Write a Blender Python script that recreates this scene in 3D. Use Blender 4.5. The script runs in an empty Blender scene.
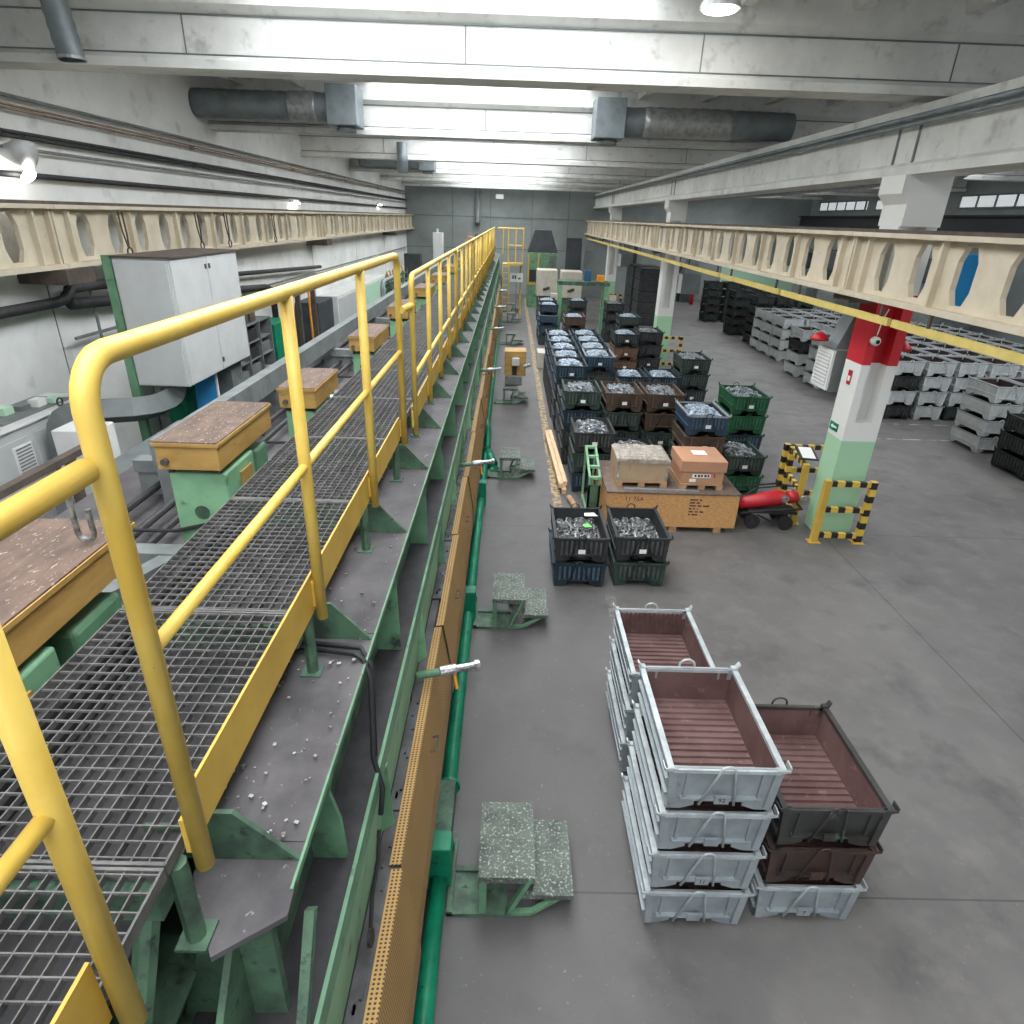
import bpy, math, random
from mathutils import Vector, Matrix
R = random.Random(7)
PI = math.pi
D = bpy.data
COL = bpy.context.scene.collection
sc = bpy.context.scene

# ------------------------------------------------------------------ materials
def S(r, g, b):
    f = lambda c: (c / 255 / 12.92) if c / 255 <= .04045 else ((c / 255 + .055) / 1.055) ** 2.4
    return (f(r), f(g), f(b), 1)

def mat(name, c1, c2=None, rough=.6, metal=0., scale=6., lo=.4, hi=.65, bump=0., c3=None, s3=40., lo3=.62, hi3=.7, stretch=None, detail=6, rand=0.):
    m = D.materials.new(name); m.use_nodes = True
    nt = m.node_tree; N = nt.nodes; L = nt.links
    b = N['Principled BSDF']; b.inputs['Roughness'].default_value = rough; b.inputs['Metallic'].default_value = metal
    b.inputs['Base Color'].default_value = c1
    if c2 is None: return m
    tc = N.new('ShaderNodeTexCoord'); vec = tc.outputs['Object']
    if stretch:
        mp = N.new('ShaderNodeMapping'); mp.inputs['Scale'].default_value = stretch
        L.new(vec, mp.inputs['Vector']); vec = mp.outputs['Vector']
    if rand:
        oi = N.new('ShaderNodeObjectInfo'); ad = N.new('ShaderNodeVectorMath'); ad.operation = 'ADD'
        sc_ = N.new('ShaderNodeVectorMath'); sc_.operation = 'SCALE'; sc_.inputs['Scale'].default_value = rand
        L.new(oi.outputs['Location'], sc_.inputs[0]); L.new(vec, ad.inputs[0]); L.new(sc_.outputs[0], ad.inputs[1]); vec = ad.outputs[0]
    def layer(scale, lo, hi, prev, col):
        n = N.new('ShaderNodeTexNoise'); n.inputs['Scale'].default_value = scale; n.inputs['Detail'].default_value = detail; n.inputs['Roughness'].default_value = .62
        L.new(vec, n.inputs['Vector'])
        r = N.new('ShaderNodeMapRange'); r.inputs['From Min'].default_value = lo; r.inputs['From Max'].default_value = hi
        L.new(n.outputs['Fac'], r.inputs['Value'])
        x = N.new('ShaderNodeMix'); x.data_type = 'RGBA'
        L.new(r.outputs['Result'], x.inputs['Factor'])
        if isinstance(prev, tuple): x.inputs['A'].default_value = prev
        else: L.new(prev, x.inputs['A'])
        x.inputs['B'].default_value = col
        return x.outputs['Result'], n
    o, n = layer(scale, lo, hi, c1, c2)
    if c3: o, n3 = layer(s3, lo3, hi3, o, c3)
    L.new(o, b.inputs['Base Color'])
    if bump:
        bp = N.new('ShaderNodeBump'); bp.inputs['Strength'].default_value = bump; bp.inputs['Distance'].default_value = .02
        L.new(n.outputs['Fac'], bp.inputs['Height']); L.new(bp.outputs['Normal'], b.inputs['Normal'])
    return m

def emit(name, col, strength):
    m = D.materials.new(name); m.use_nodes = True
    b = m.node_tree.nodes['Principled BSDF']
    b.inputs['Base Color'].default_value = (.8, .8, .8, 1)
    b.inputs['Emission Color'].default_value = col; b.inputs['Emission Strength'].default_value = strength
    return m

M = dict(
 yellow=mat('rail_yellow', S(220, 188, 92), S(208, 172, 74), .38, scale=5, c3=S(120, 88, 40), s3=38, lo3=.71, hi3=.74, rand=1.3),
 kick=mat('kick_yellow', S(206, 170, 74), S(192, 154, 64), .5, scale=4),
 deck=mat('dusty_deck', S(94, 90, 92), S(68, 65, 68), .75, scale=3, c3=S(165, 160, 158), s3=30, lo3=.66, hi3=.74, bump=.1),
 dark=mat('dark_steel', S(52, 51, 54), S(34, 34, 37), .65, scale=7, c3=S(110, 108, 108), s3=60, lo3=.7, hi3=.74),
 green=mat('machine_green', S(106, 148, 116), S(84, 122, 96), .5, scale=4, c3=S(56, 64, 58), s3=7, lo3=.56, hi3=.72, rand=.7),
 greend=mat('dirty_green', S(84, 116, 92), S(56, 72, 62), .6, scale=6, c3=S(40, 44, 42), s3=20, lo3=.58, hi3=.7, rand=.7),
 lgreen=mat('light_green', S(134, 180, 142), S(114, 158, 124), .5, scale=3, c3=S(60, 66, 62), s3=8, lo3=.6, hi3=.72),
 teal=mat('teal_green', S(14, 138, 100), S(10, 112, 84), .42, scale=5, c3=S(40, 66, 58), s3=16, lo3=.62, hi3=.7),
 grate=mat('grating_steel', S(108, 106, 104), S(78, 77, 77), .55, scale=9),
 pit=mat('pit_dark', S(40, 40, 42), S(58, 56, 58), .8, scale=3),
 plank=mat('plank_top', S(112, 92, 80), S(88, 72, 64), .8, scale=5, c3=S(178, 166, 158), s3=26, lo3=.6, hi3=.68, stretch=(3, 1, 1), rand=.9),
 ochre=mat('ochre_wood', S(184, 148, 84), S(162, 126, 68), .6, scale=3, c3=S(112, 82, 42), s3=9, lo3=.64, hi3=.74, stretch=(1, 1, 4), rand=.9),
 wallw=mat('whitewash', S(238, 238, 236), S(222, 222, 219), .85, scale=.9, c3=S(178, 178, 176), s3=2.2, lo3=.58, hi3=.85, bump=.1),
 conc=mat('painted_concrete', S(224, 224, 220), S(204, 204, 200), .8, scale=1.3, c3=S(158, 158, 153), s3=4, lo3=.56, hi3=.8, bump=.2),
 back=mat('back_wall_paint', S(146, 152, 150), S(128, 134, 132), .8, scale=.6),
 cream=mat('cream_paint', S(212, 201, 180), S(198, 185, 162), .6, scale=2.5, c3=S(168, 150, 120), s3=6, lo3=.66, hi3=.8),
 creamy=mat('conductor_yellow', S(222, 200, 120), S(208, 184, 104), .5, scale=4),
 brownp=mat('brown_pipe', S(150, 128, 112), S(124, 106, 94), .7, scale=6),
 rusty=mat('brown_rail', S(92, 80, 72), S(70, 62, 58), .7, scale=6),
 galv=mat('galvanised', S(156, 163, 167), S(136, 143, 148), .45, metal=.25, scale=5, c3=S(122, 126, 128), s3=13, lo3=.62, hi3=.74, rand=1.7),
 galvl=mat('galvanised_rim', S(190, 196, 198), S(164, 170, 173), .42, metal=.25, scale=9, rand=1.3),
 rust=mat('rust_inside', S(106, 80, 77), S(88, 62, 60), .7, scale=4, c3=S(140, 112, 106), s3=12, lo3=.6, hi3=.75, rand=1.1),
 bblack=mat('bin_black', S(50, 52, 54), S(36, 38, 40), .6, scale=6, c3=S(84, 82, 78), s3=18, lo3=.66, hi3=.75, rand=1.1),
 bgreen=mat('bin_dark_green', S(48, 68, 60), S(38, 52, 48), .6, scale=6, c3=S(90, 92, 84), s3=18, lo3=.66, hi3=.75, rand=1.1),
 bbright=mat('bin_green', S(30, 92, 58), S(24, 74, 48), .55, scale=6, c3=S(70, 84, 70), s3=18, lo3=.66, hi3=.75, rand=1.1),
 bblue=mat('bin_blue', S(40, 66, 88), S(32, 52, 70), .55, scale=6, c3=S(84, 92, 96), s3=18, lo3=.66, hi3=.75, rand=1.1),
 bnavy=mat('bin_navy', S(34, 52, 62), S(28, 40, 50), .55, scale=6, c3=S(84, 92, 96), s3=18, lo3=.67, hi3=.75, rand=1.1),
 bbrown=mat('bin_brown', S(84, 66, 54), S(66, 52, 44), .65, scale=6, c3=S(110, 96, 84), s3=18, lo3=.64, hi3=.75, rand=1.1),
 bwood=mat('bin_brown_boards', S(120, 92, 72), S(96, 74, 60), .7, scale=6, stretch=(1, 1, 6), rand=1.1),
 bworn=mat('bin_worn_black', S(58, 60, 58), S(44, 40, 38), .5, scale=4, c3=S(86, 108, 96), s3=5, lo3=.62, hi3=.72, rand=1.1),
 bdrust=mat('bin_dark_rust', S(66, 48, 42), S(48, 40, 38), .6, scale=5, rand=1.1),
 galvw=mat('pale_galvanised', S(224, 228, 228), S(206, 210, 211), .5, metal=.1, scale=5, rand=1.7),
 dusty=mat('pale_rib', S(86, 90, 88), S(64, 67, 66), .6, scale=9, rand=1.1), rib_green=mat('pale_green_rib', S(64, 112, 84), S(46, 92, 66), .6, scale=9, rand=1.1), rib_blue=mat('pale_blue_rib', S(76, 98, 116), S(56, 76, 94), .6, scale=9, rand=1.1), rib_brown=mat('pale_brown_rib', S(112, 96, 84), S(92, 78, 68), .6, scale=9, rand=1.1),  # paler versions of the bin colours, used on the pressed ribs
 part=mat('forged_steel', S(146, 150, 154), S(112, 117, 122), .4, metal=.5, scale=9),
 partb=mat('forged_steel_bluish', S(176, 188, 200), S(140, 152, 164), .4, metal=.4, scale=9),
 ring=mat('forged_ring_dark', S(150, 151, 152), S(98, 99, 100), .3, metal=.6, scale=14),
 osb=mat('osb_board', S(210, 160, 104), S(190, 138, 86), .75, scale=16, c3=S(150, 104, 62), s3=24, lo3=.58, hi3=.66, stretch=(1, 1, 2.6)),
 osbtop=mat('osb_top_grey', S(120, 100, 90), S(98, 84, 78), .8, scale=8),
 card=mat('cardboard', S(188, 140, 110), S(174, 128, 100), .8, scale=2),
 cardg=mat('cardboard_dull', S(176, 152, 124), S(160, 136, 110), .8, scale=2),
 film=mat('stretch_film', S(176, 166, 156), S(140, 128, 116), .25, scale=9, bump=.8, c3=S(220, 218, 214), s3=14, lo3=.6, hi3=.66, stretch=(1, 4, 1)),
 wood=mat('fresh_timber', S(226, 194, 158), S(206, 170, 130), .7, scale=5, stretch=(6, 1, 6)),
 pallet=mat('pallet_wood', S(190, 154, 116), S(164, 130, 96), .8, scale=5),
 white=mat('white_paint', S(232, 232, 230), S(218, 218, 216), .6, scale=2),
 paper=mat('paper_white', S(235, 235, 232)),
 lime=mat('lime_tag', S(120, 230, 110)),
 cab=mat('cabinet_grey', S(196, 198, 198), S(188, 190, 190), .5, scale=3),
 cabd=mat('duct_grey', S(112, 118, 118), S(100, 106, 106), .5, scale=3),
 gbeam=mat('grey_paint', S(126, 130, 130), S(106, 110, 110), .55, scale=5, c3=S(70, 72, 72), s3=14, lo3=.64, hi3=.74),
 sheet=mat('zinc_duct', S(132, 140, 144), S(110, 118, 122), .45, metal=.3, scale=3),
 sheetl=mat('zinc_duct_light', S(176, 178, 178), S(140, 142, 142), .35, metal=.5, scale=8, bump=.5),
 blue=mat('blue_panel', S(50, 160, 226)), blued=mat('blue_machine', S(50, 92, 128), S(40, 76, 108), scale=3),
 red=mat('red_paint', S(190, 32, 44), S(170, 26, 38), .4, scale=4),
 black=mat('black_rubber', S(30, 30, 31)), blackp=mat('black_paint', S(38, 38, 40)),
 chrome=mat('bright_steel', S(190, 190, 188), S(120, 118, 116), .3, metal=.8, scale=30),
 mint=mat('mint_wall', S(190, 226, 200)), orange=mat('orange', S(232, 150, 40)),
 belt=mat('track_dark', S(78, 77, 79), S(52, 51, 53), .5, scale=8, c3=S(150, 150, 150), s3=40, lo3=.68, hi3=.72),
 plate=mat('speckled_plate', S(98, 106, 98), S(68, 74, 70), .7, scale=5, c3=S(168, 176, 164), s3=48, lo3=.54, hi3=.66),
 beige=mat('beige_machine', S(196, 190, 176), S(180, 174, 160), .6, scale=3),
 hood=mat('dark_hood', S(70, 74, 78), S(58, 62, 66), .6, scale=3),
 glassr=emit('side_skylight_glass', (.93, .97, 1, 1), 3.6),
 glass=emit('skylight_glass', (.93, .97, 1, 1), 6.6),
 lampglow=emit('lamp_glow', (1, .97, .9, 1), 30.),
 window=emit('window_glass', (.9, .96, 1, 1), .42),
)

def striped(name, c1, c2, period, ax):                       # hazard bands along the local length of a bar
    m = D.materials.new(name); m.use_nodes = True; nt = m.node_tree; N = nt.nodes; L = nt.links
    b = N['Principled BSDF']; b.inputs['Roughness'].default_value = .5
    tc = N.new('ShaderNodeTexCoord'); s = N.new('ShaderNodeSeparateXYZ'); L.new(tc.outputs['Object'], s.inputs[0])
    a = N.new('ShaderNodeMath'); a.operation = 'ADD'; L.new(s.outputs[ax], a.inputs[0]); a.inputs[1].default_value = 0
    a2 = N.new('ShaderNodeMath'); a2.operation = 'ADD'; L.new(a.outputs[0], a2.inputs[0]); a2.inputs[1].default_value = .03
    p = N.new('ShaderNodeMath'); p.operation = 'PINGPONG'; p.inputs[1].default_value = period; L.new(a2.outputs[0], p.inputs[0])
    g = N.new('ShaderNodeMath'); g.operation = 'GREATER_THAN'; g.inputs[1].default_value = period * .52; L.new(p.outputs[0], g.inputs[0])
    x = N.new('ShaderNodeMix'); x.data_type = 'RGBA'; x.inputs['A'].default_value = c1; x.inputs['B'].default_value = c2
    L.new(g.outputs[0], x.inputs['Factor']); L.new(x.outputs['Result'], b.inputs['Base Color'])
    return m
M['hazard'] = striped('hazard_bands_along', S(216, 180, 76), S(34, 32, 32), .11, 'X'); M['hazardz'] = striped('hazard_bands_upright', S(216, 180, 76), S(34, 32, 32), .11, 'Z')

def perforated():
    m = D.materials.new('perforated_sheet'); m.use_nodes = True; nt = m.node_tree; N = nt.nodes; L = nt.links
    b = N['Principled BSDF']; b.inputs['Roughness'].default_value = .55
    tc = N.new('ShaderNodeTexCoord'); v = N.new('ShaderNodeTexVoronoi'); v.inputs['Scale'].default_value = 58; v.inputs['Randomness'].default_value = 0; v.voronoi_dimensions = '2D'
    s_ = N.new('ShaderNodeSeparateXYZ'); L.new(tc.outputs['Object'], s_.inputs[0]); q_ = N.new('ShaderNodeMath'); q_.operation = 'SUBTRACT'; L.new(s_.outputs['Z'], q_.inputs[0]); L.new(s_.outputs['X'], q_.inputs[1])
    k_ = N.new('ShaderNodeCombineXYZ'); L.new(s_.outputs['Y'], k_.inputs['X']); L.new(q_.outputs[0], k_.inputs['Y']); L.new(k_.outputs[0], v.inputs['Vector'])
    r = N.new('ShaderNodeMapRange'); r.inputs['From Min'].default_value = .25; r.inputs['From Max'].default_value = .33; L.new(v.outputs['Distance'], r.inputs['Value'])
    n = N.new('ShaderNodeTexNoise'); n.inputs['Scale'].default_value = 2.5; L.new(tc.outputs['Object'], n.inputs['Vector'])
    c = N.new('ShaderNodeMix'); c.data_type = 'RGBA'; c.inputs['A'].default_value = S(190, 152, 92); c.inputs['B'].default_value = S(158, 120, 66); L.new(n.outputs['Fac'], c.inputs['Factor'])
    x = N.new('ShaderNodeMix'); x.data_type = 'RGBA'; x.inputs['A'].default_value = S(52, 44, 34); L.new(c.outputs['Result'], x.inputs['B']); L.new(r.outputs['Result'], x.inputs['Factor'])
    L.new(x.outputs['Result'], b.inputs['Base Color']); return m
M['perf'] = perforated()

def floor_mat():
    m = D.materials.new('concrete_floor'); m.use_nodes = True; nt = m.node_tree; N = nt.nodes; L = nt.links
    b = N['Principled BSDF']
    tc = N.new('ShaderNodeTexCoord'); o = tc.outputs['Object']; s = N.new('ShaderNodeSeparateXYZ'); L.new(o, s.inputs[0])
    def mth(op, a, v, c=None):
        n = N.new('ShaderNodeMath'); n.operation = op
        for i, q in enumerate((a, v, c)):
            if q is None: continue
            if isinstance(q, (int, float)): n.inputs[i].default_value = q
            else: L.new(q, n.inputs[i])
        return n.outputs[0]
    def noise(sc_, det=7, ro=.62):
        n = N.new('ShaderNodeTexNoise'); n.inputs['Scale'].default_value = sc_; n.inputs['Detail'].default_value = det; n.inputs['Roughness'].default_value = ro
        L.new(o, n.inputs['Vector']); return n.outputs['Fac']
    def rng(v, a, c):
        n = N.new('ShaderNodeMapRange'); n.inputs['From Min'].default_value = a; n.inputs['From Max'].default_value = c; L.new(v, n.inputs['Value']); return n.outputs['Result']
    def mix(f, a, c):
        n = N.new('ShaderNodeMix'); n.data_type = 'RGBA'; L.new(f, n.inputs['Factor'])
        for k, q in (('A', a), ('B', c)):
            if isinstance(q, tuple): n.inputs[k].default_value = q
            else: L.new(q, n.inputs[k])
        return n.outputs['Result']
    X, Y = s.outputs['X'], s.outputs['Y']
    xw = mth('ADD', X, mth('MULTIPLY', noise(.8), 1.2))
    c = mix(rng(noise(.55), .36, .66), S(110, 107, 105), S(92, 89, 88))
    c = mix(mth('MULTIPLY', rng(noise(3.1), .5, .75), .55), c, S(124, 121, 118))
    lane = mth('SUBTRACT', 1., rng(xw, 1.35, 2.5))                # the darker lane beside the machine
    c = mix(mth('MULTIPLY', lane, .75), c, S(80, 77, 78))
    c = mix(mth('MULTIPLY', rng(noise(1.3), .54, .7), .7), c, S(70, 68, 68))   # oil stains
    c = mix(mth('MULTIPLY', rng(noise(22, 3), .66, .72), .35), c, S(150, 146, 143))
    # joints
    jy = mth('PINGPONG', mth('SUBTRACT', Y, 2.95), 2.975); jx = mth('PINGPONG', mth('SUBTRACT', X, 5.05), 2.975)
    j = mth('MAXIMUM', mth('LESS_THAN', jy, .008), mth('LESS_THAN', jx, .008))
    c = mix(mth('MULTIPLY', j, .7), c, S(58, 56, 56))
    # worn yellow lane line and worn white marks
    def band(v, a, q): return mth('MULTIPLY', mth('GREATER_THAN', v, a), mth('LESS_THAN', v, q))
    yl = mth('MULTIPLY', mth('MULTIPLY', band(X, .84, .99), band(Y, 9.6, 40.)), rng(noise(9), .44, .56))
    c = mix(mth('MULTIPLY', yl, .85), c, S(186, 154, 92))
    wl = mth('MULTIPLY', mth('MULTIPLY', band(X, 1.34, 1.47), band(Y, 5.2, 6.95)), rng(noise(11), .45, .6))
    c = mix(mth('MULTIPLY', wl, .55), c, S(150, 144, 136))
    w2 = mth('MULTIPLY', mth('MULTIPLY', band(X, 8.6, 11.5), mth('MAXIMUM', band(Y, 13.95, 14.02), band(Y, 15.2, 15.28))), rng(noise(3), .45, .55))
    c = mix(mth('MULTIPLY', w2, .8), c, S(190, 188, 184))
    L.new(c, b.inputs['Base Color'])
    rr = N.new('ShaderNodeMapRange'); rr.inputs['To Min'].default_value = .38; rr.inputs['To Max'].default_value = .7; L.new(noise(1.7), rr.inputs['Value']); L.new(rr.outputs['Result'], b.inputs['Roughness'])
    bp = N.new('ShaderNodeBump'); bp.inputs['Strength'].default_value = .12; bp.inputs['Distance'].default_value = .02; L.new(noise(14), bp.inputs['Height']); L.new(bp.outputs['Normal'], b.inputs['Normal'])
    return m
M['floor'] = floor_mat()

def column_mat(bands):                                   # painted bands at fixed heights
    m = D.materials.new('banded_column_paint'); m.use_nodes = True; nt = m.node_tree; N = nt.nodes; L = nt.links
    b = N['Principled BSDF']; b.inputs['Roughness'].default_value = .6
    tc = N.new('ShaderNodeTexCoord'); s = N.new('ShaderNodeSeparateXYZ'); L.new(tc.outputs['Object'], s.inputs[0])
    prev = bands[0][1]
    for z, c in bands[1:]:
        g = N.new('ShaderNodeMath'); g.operation = 'GREATER_THAN'; g.inputs[1].default_value = z; L.new(s.outputs['Z'], g.inputs[0])
        x = N.new('ShaderNodeMix'); x.data_type = 'RGBA'; L.new(g.outputs[0], x.inputs['Factor'])
        if isinstance(prev, tuple): x.inputs['A'].default_value = prev
        else: L.new(prev, x.inputs['A'])
        x.inputs['B'].default_value = c; prev = x.outputs['Result']
    L.new(prev, b.inputs['Base Color']); return m

# ------------------------------------------------------------------ mesh helpers
class MB:
    def __init__(s): s.v = []; s.f = []; s.mi = []; s.cur = 0
    def add(s, vs, fs):
        n = len(s.v); s.v += [tuple(q) for q in vs]; s.f += [tuple(i + n for i in f) for f in fs]; s.mi += [s.cur] * len(fs); return s
    def box(s, x0, x1, y0, y1, z0, z1):
        x0, x1 = min(x0, x1), max(x0, x1); y0, y1 = min(y0, y1), max(y0, y1); z0, z1 = min(z0, z1), max(z0, z1)
        return s.add([(x0, y0, z0), (x1, y0, z0), (x1, y1, z0), (x0, y1, z0), (x0, y0, z1), (x1, y0, z1), (x1, y1, z1), (x0, y1, z1)],
              [(3, 2, 1, 0), (4, 5, 6, 7), (0, 1, 5, 4), (1, 2, 6, 5), (2, 3, 7, 6), (3, 0, 4, 7)])
    def bar(s, p, q, w, h, up=(0, 0, 1)):                 # rectangular bar from p to q
        p, q = Vector(p), Vector(q); d = (q - p).normalized(); u = Vector(up)
        if abs(d.dot(u)) > .98: u = Vector((0, 1, 0))
        a = d.cross(u).normalized(); u = a.cross(d).normalized(); a *= w / 2; u *= h / 2
        return s.add([p - a - u, p + a - u, p + a + u, p - a + u, q - a - u, q + a - u, q + a + u, q - a + u],
              [(3, 2, 1, 0), (4, 5, 6, 7), (0, 1, 5, 4), (1, 2, 6, 5), (2, 3, 7, 6), (3, 0, 4, 7)])
    def tube(s, pts, r, seg=10, cap=True, ph=0.):
        pts = [Vector(p) for p in pts]; n = len(pts); rings = []; ref = None
        for i, p in enumerate(pts):
            d = (pts[min(i + 1, n - 1)] - pts[max(i - 1, 0)]).normalized()
            if ref is None:
                ref = Vector((0, 0, 1)) if abs(d.z) < .9 else Vector((1, 0, 0))
            a = (ref - d * ref.dot(d)).normalized(); ref = a; b = d.cross(a)
            rr = r[i] if isinstance(r, (list, tuple)) else r
            rings.append([p + (a * math.cos(2 * PI * k / seg + ph) + b * math.sin(2 * PI * k / seg + ph)) * rr for k in range(seg)])
        vs = [v for ring in rings for v in ring]; fs = []
        for i in range(n - 1):
            for k in range(seg):
                k2 = (k + 1) % seg; fs.append((i * seg + k, i * seg + k2, (i + 1) * seg + k2, (i + 1) * seg + k))
        if cap: fs.append(tuple(range(seg - 1, -1, -1))); fs.append(tuple((n - 1) * seg + k for k in range(seg)))
        return s.add(vs, fs)
    def prism(s, poly, axis, a, b):                       # polygon in the two other axes, extruded along axis
        def P(u, v, t): return {'x': (t, u, v), 'y': (u, t, v), 'z': (u, v, t)}[axis]
        n = len(poly); vs = [P(u, v, a) for u, v in poly] + [P(u, v, b) for u, v in poly]
        fs = [tuple(range(n - 1, -1, -1)), tuple(range(n, 2 * n))] + [(i, (i + 1) % n, n + (i + 1) % n, n + i) for i in range(n)]
        return s.add(vs, fs)
    def quad(s, *p): return s.add(p, [tuple(range(len(p)))])
    def mesh(s, name, mats, smooth=False):
        me = D.meshes.new(name); me.from_pydata(s.v, [], s.f)
        for m in (mats if isinstance(mats, (list, tuple)) else [mats]): me.materials.append(M[m] if isinstance(m, str) else m)
        me.polygons.foreach_set('material_index', s.mi)
        if smooth: me.polygons.foreach_set('use_smooth', [True] * len(s.f))
        import bmesh
        bm = bmesh.new(); bm.from_mesh(me); bmesh.ops.recalc_face_normals(bm, faces=bm.faces); bm.to_mesh(me); bm.free()
        me.update(); return me
    def build(s, name, mats, parent=None, smooth=False, bevel=0):
        o = D.objects.new(name, s.mesh(name, mats, smooth)); COL.objects.link(o)
        if parent: o.parent = parent
        if bevel:
            b = o.modifiers.new('bevel', 'BEVEL'); b.width = bevel; b.segments = 2; b.limit_method = 'ANGLE'
        if smooth and not bevel:
            pass
        return o

LABELS = {}
def tag(o, label, cat, group=None, kind=None):
    o['label'] = label; o['category'] = cat
    if group: o['group'] = group
    if kind: o['kind'] = kind
    LABELS.setdefault(label, []).append(o.name)
    return o
def thing(name, label, cat, loc=(0, 0, 0), rz=0, group=None):
    o = D.objects.new(name, None); COL.objects.link(o); o.location = loc; o.rotation_euler = (0, 0, rz); o.empty_display_size = .1
    return tag(o, label, cat, group)
def struct(o): o['kind'] = 'structure'; return o
def copy_tree(o, parent=None):
    c = o.copy(); COL.objects.link(c)
    if parent: c.parent = parent
    for ch in list(o.children): copy_tree(ch, c)
    return c
def text(body, size, mt, parent, loc, rot, name='lettering'):
    cu = D.curves.new(name, 'FONT'); cu.body = body; cu.size = size; cu.extrude = .0008; cu.align_x = 'CENTER'; cu.align_y = 'CENTER'
    tmp = D.objects.new('tmp', cu); COL.objects.link(tmp); bpy.context.view_layer.update()
    me = D.meshes.new_from_object(tmp.evaluated_get(bpy.context.evaluated_depsgraph_get())); D.objects.remove(tmp); D.curves.remove(cu)
    o = D.objects.new(name, me); COL.objects.link(o); me.materials.clear(); me.materials.append(M[mt]); o.parent = parent; o.location = loc; o.rotation_euler = rot
    return o
def arc(c, r, a0, a1, n, plane='yz', const=0):
    out = []
    for i in range(n + 1):
        a = a0 + (a1 - a0) * i / n; u, v = c[0] + r * math.cos(a), c[1] + r * math.sin(a)
        out.append({'yz': (const, u, v), 'xz': (u, const, v), 'xy': (u, v, const)}[plane])
    return out
def multi(name, mt, parent, boxes):
    for b in boxes: MB().box(*b).build(name, mt, parent)
ORD = ['first', 'second', 'third', 'fourth', 'fifth', 'sixth', 'seventh', 'eighth', 'ninth', 'tenth', 'eleventh', 'twelfth']

# ------------------------------------------------------------------ camera (origin of x, y: below the lens)
f, rx, ry, rz = 629., .4378, .0148, .034
cp, sp, cy, sy, cr, sr = math.cos(rx), math.sin(rx), math.cos(ry), math.sin(ry), math.cos(rz), math.sin(rz)
Xc, Yc, Zc = Vector((1, 0, 0)), Vector((0, -sp, cp)), Vector((0, -cp, -sp))
Wm = Matrix((Xc * cy + Yc * sy, Yc * cy - Xc * sy, Zc))
Wm = Wm @ Matrix(((cr, -sr, 0), (sr, cr, 0), (0, 0, 1))).transposed()
right, down, fwd = (Wm @ Vector(v) for v in ((1, 0, 0), (0, 1, 0), (0, 0, 1)))
cam = D.objects.new('camera', D.cameras.new('camera')); COL.objects.link(cam)
cam.matrix_world = Matrix(((right.x, -down.x, -fwd.x, 0), (right.y, -down.y, -fwd.y, 0), (right.z, -down.z, -fwd.z, 4.4), (0, 0, 0, 1)))
cam.data.sensor_width = 36; cam.data.lens = 36 * f / 1024; cam.data.clip_start = .05; cam.data.clip_end = 200
sc.camera = cam
sc.view_settings.view_transform = 'Standard'; sc.view_settings.look = 'None'; sc.view_settings.gamma = 1; sc.view_settings.use_curve_mapping = False
sc.view_settings.exposure = 0.1
w = D.worlds.new('world'); sc.world = w; w.use_nodes = True
w.node_tree.nodes['Background'].inputs['Color'].default_value = (.85, .93, 1, 1); w.node_tree.nodes['Background'].inputs['Strength'].default_value = .85

# ------------------------------------------------------------------ the hall
struct(MB().box(-6.6, 18.2, -8, 42.2, -.2, 0).build('floor', 'floor'))
wl = struct(MB().box(-6.7, -6.4, -8, 42.2, 0, 7.1).build('wall_left', 'wallw'))
m = MB()
for k in range(10): m.box(-6.4, -6.394, -3.5 + 6.35 * k - .008, -3.5 + 6.35 * k + .008, 0, 3.4)
m.build('joint_strip', 'cabd', wl)
wb = struct(MB().box(-6.4, 18.2, 42.0, 42.3, 0, 7.1).build('wall_back', 'back'))
m = MB()
for z in (2.6, 4.35): m.box(-6.4, 5, 41.97, 42, z, z + .05)
for x in (-3.6, -1.3, 1.2, 3.4): m.box(x, x + .04, 41.975, 42, 0, 6.4)
m.build('panel_joint', 'cabd', wb)
wr = struct(MB().box(18.0, 18.3, -8, 42.0, 0, 7.1).build('wall_right', 'back'))
for i, (y0, y1) in enumerate(((10, 15.2), (16.4, 21.6), (22.8, 28), (29.2, 34.4), (35.4, 40.6))):
    w_ = struct(MB().box(17.9, 17.99, y0, y1, 5.3, 5.7).build('window_%d' % (i + 1), 'window'))
    m = MB()
    for k in range(6): m.box(17.86, 17.92, y0 + (y1 - y0) * k / 5 - .04, y0 + (y1 - y0) * k / 5 + .04, 5.26, 5.74)
    m.box(17.86, 17.92, y0, y1, 5.24, 5.31); m.box(17.86, 17.92, y0, y1, 5.69, 5.76)
    m.build('window_frame', 'gbeam', w_)
mw = struct(MB().box(13.2, 17.9, 41.9, 42.0, 0, 2.2).build('trim_9', 'mint'))

BEAMS = [-3.5 + 6.35 * k for k in range(8)]
BEAMS = [2.85 + 6.35 * k for k in range(-2, 7)]
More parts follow.
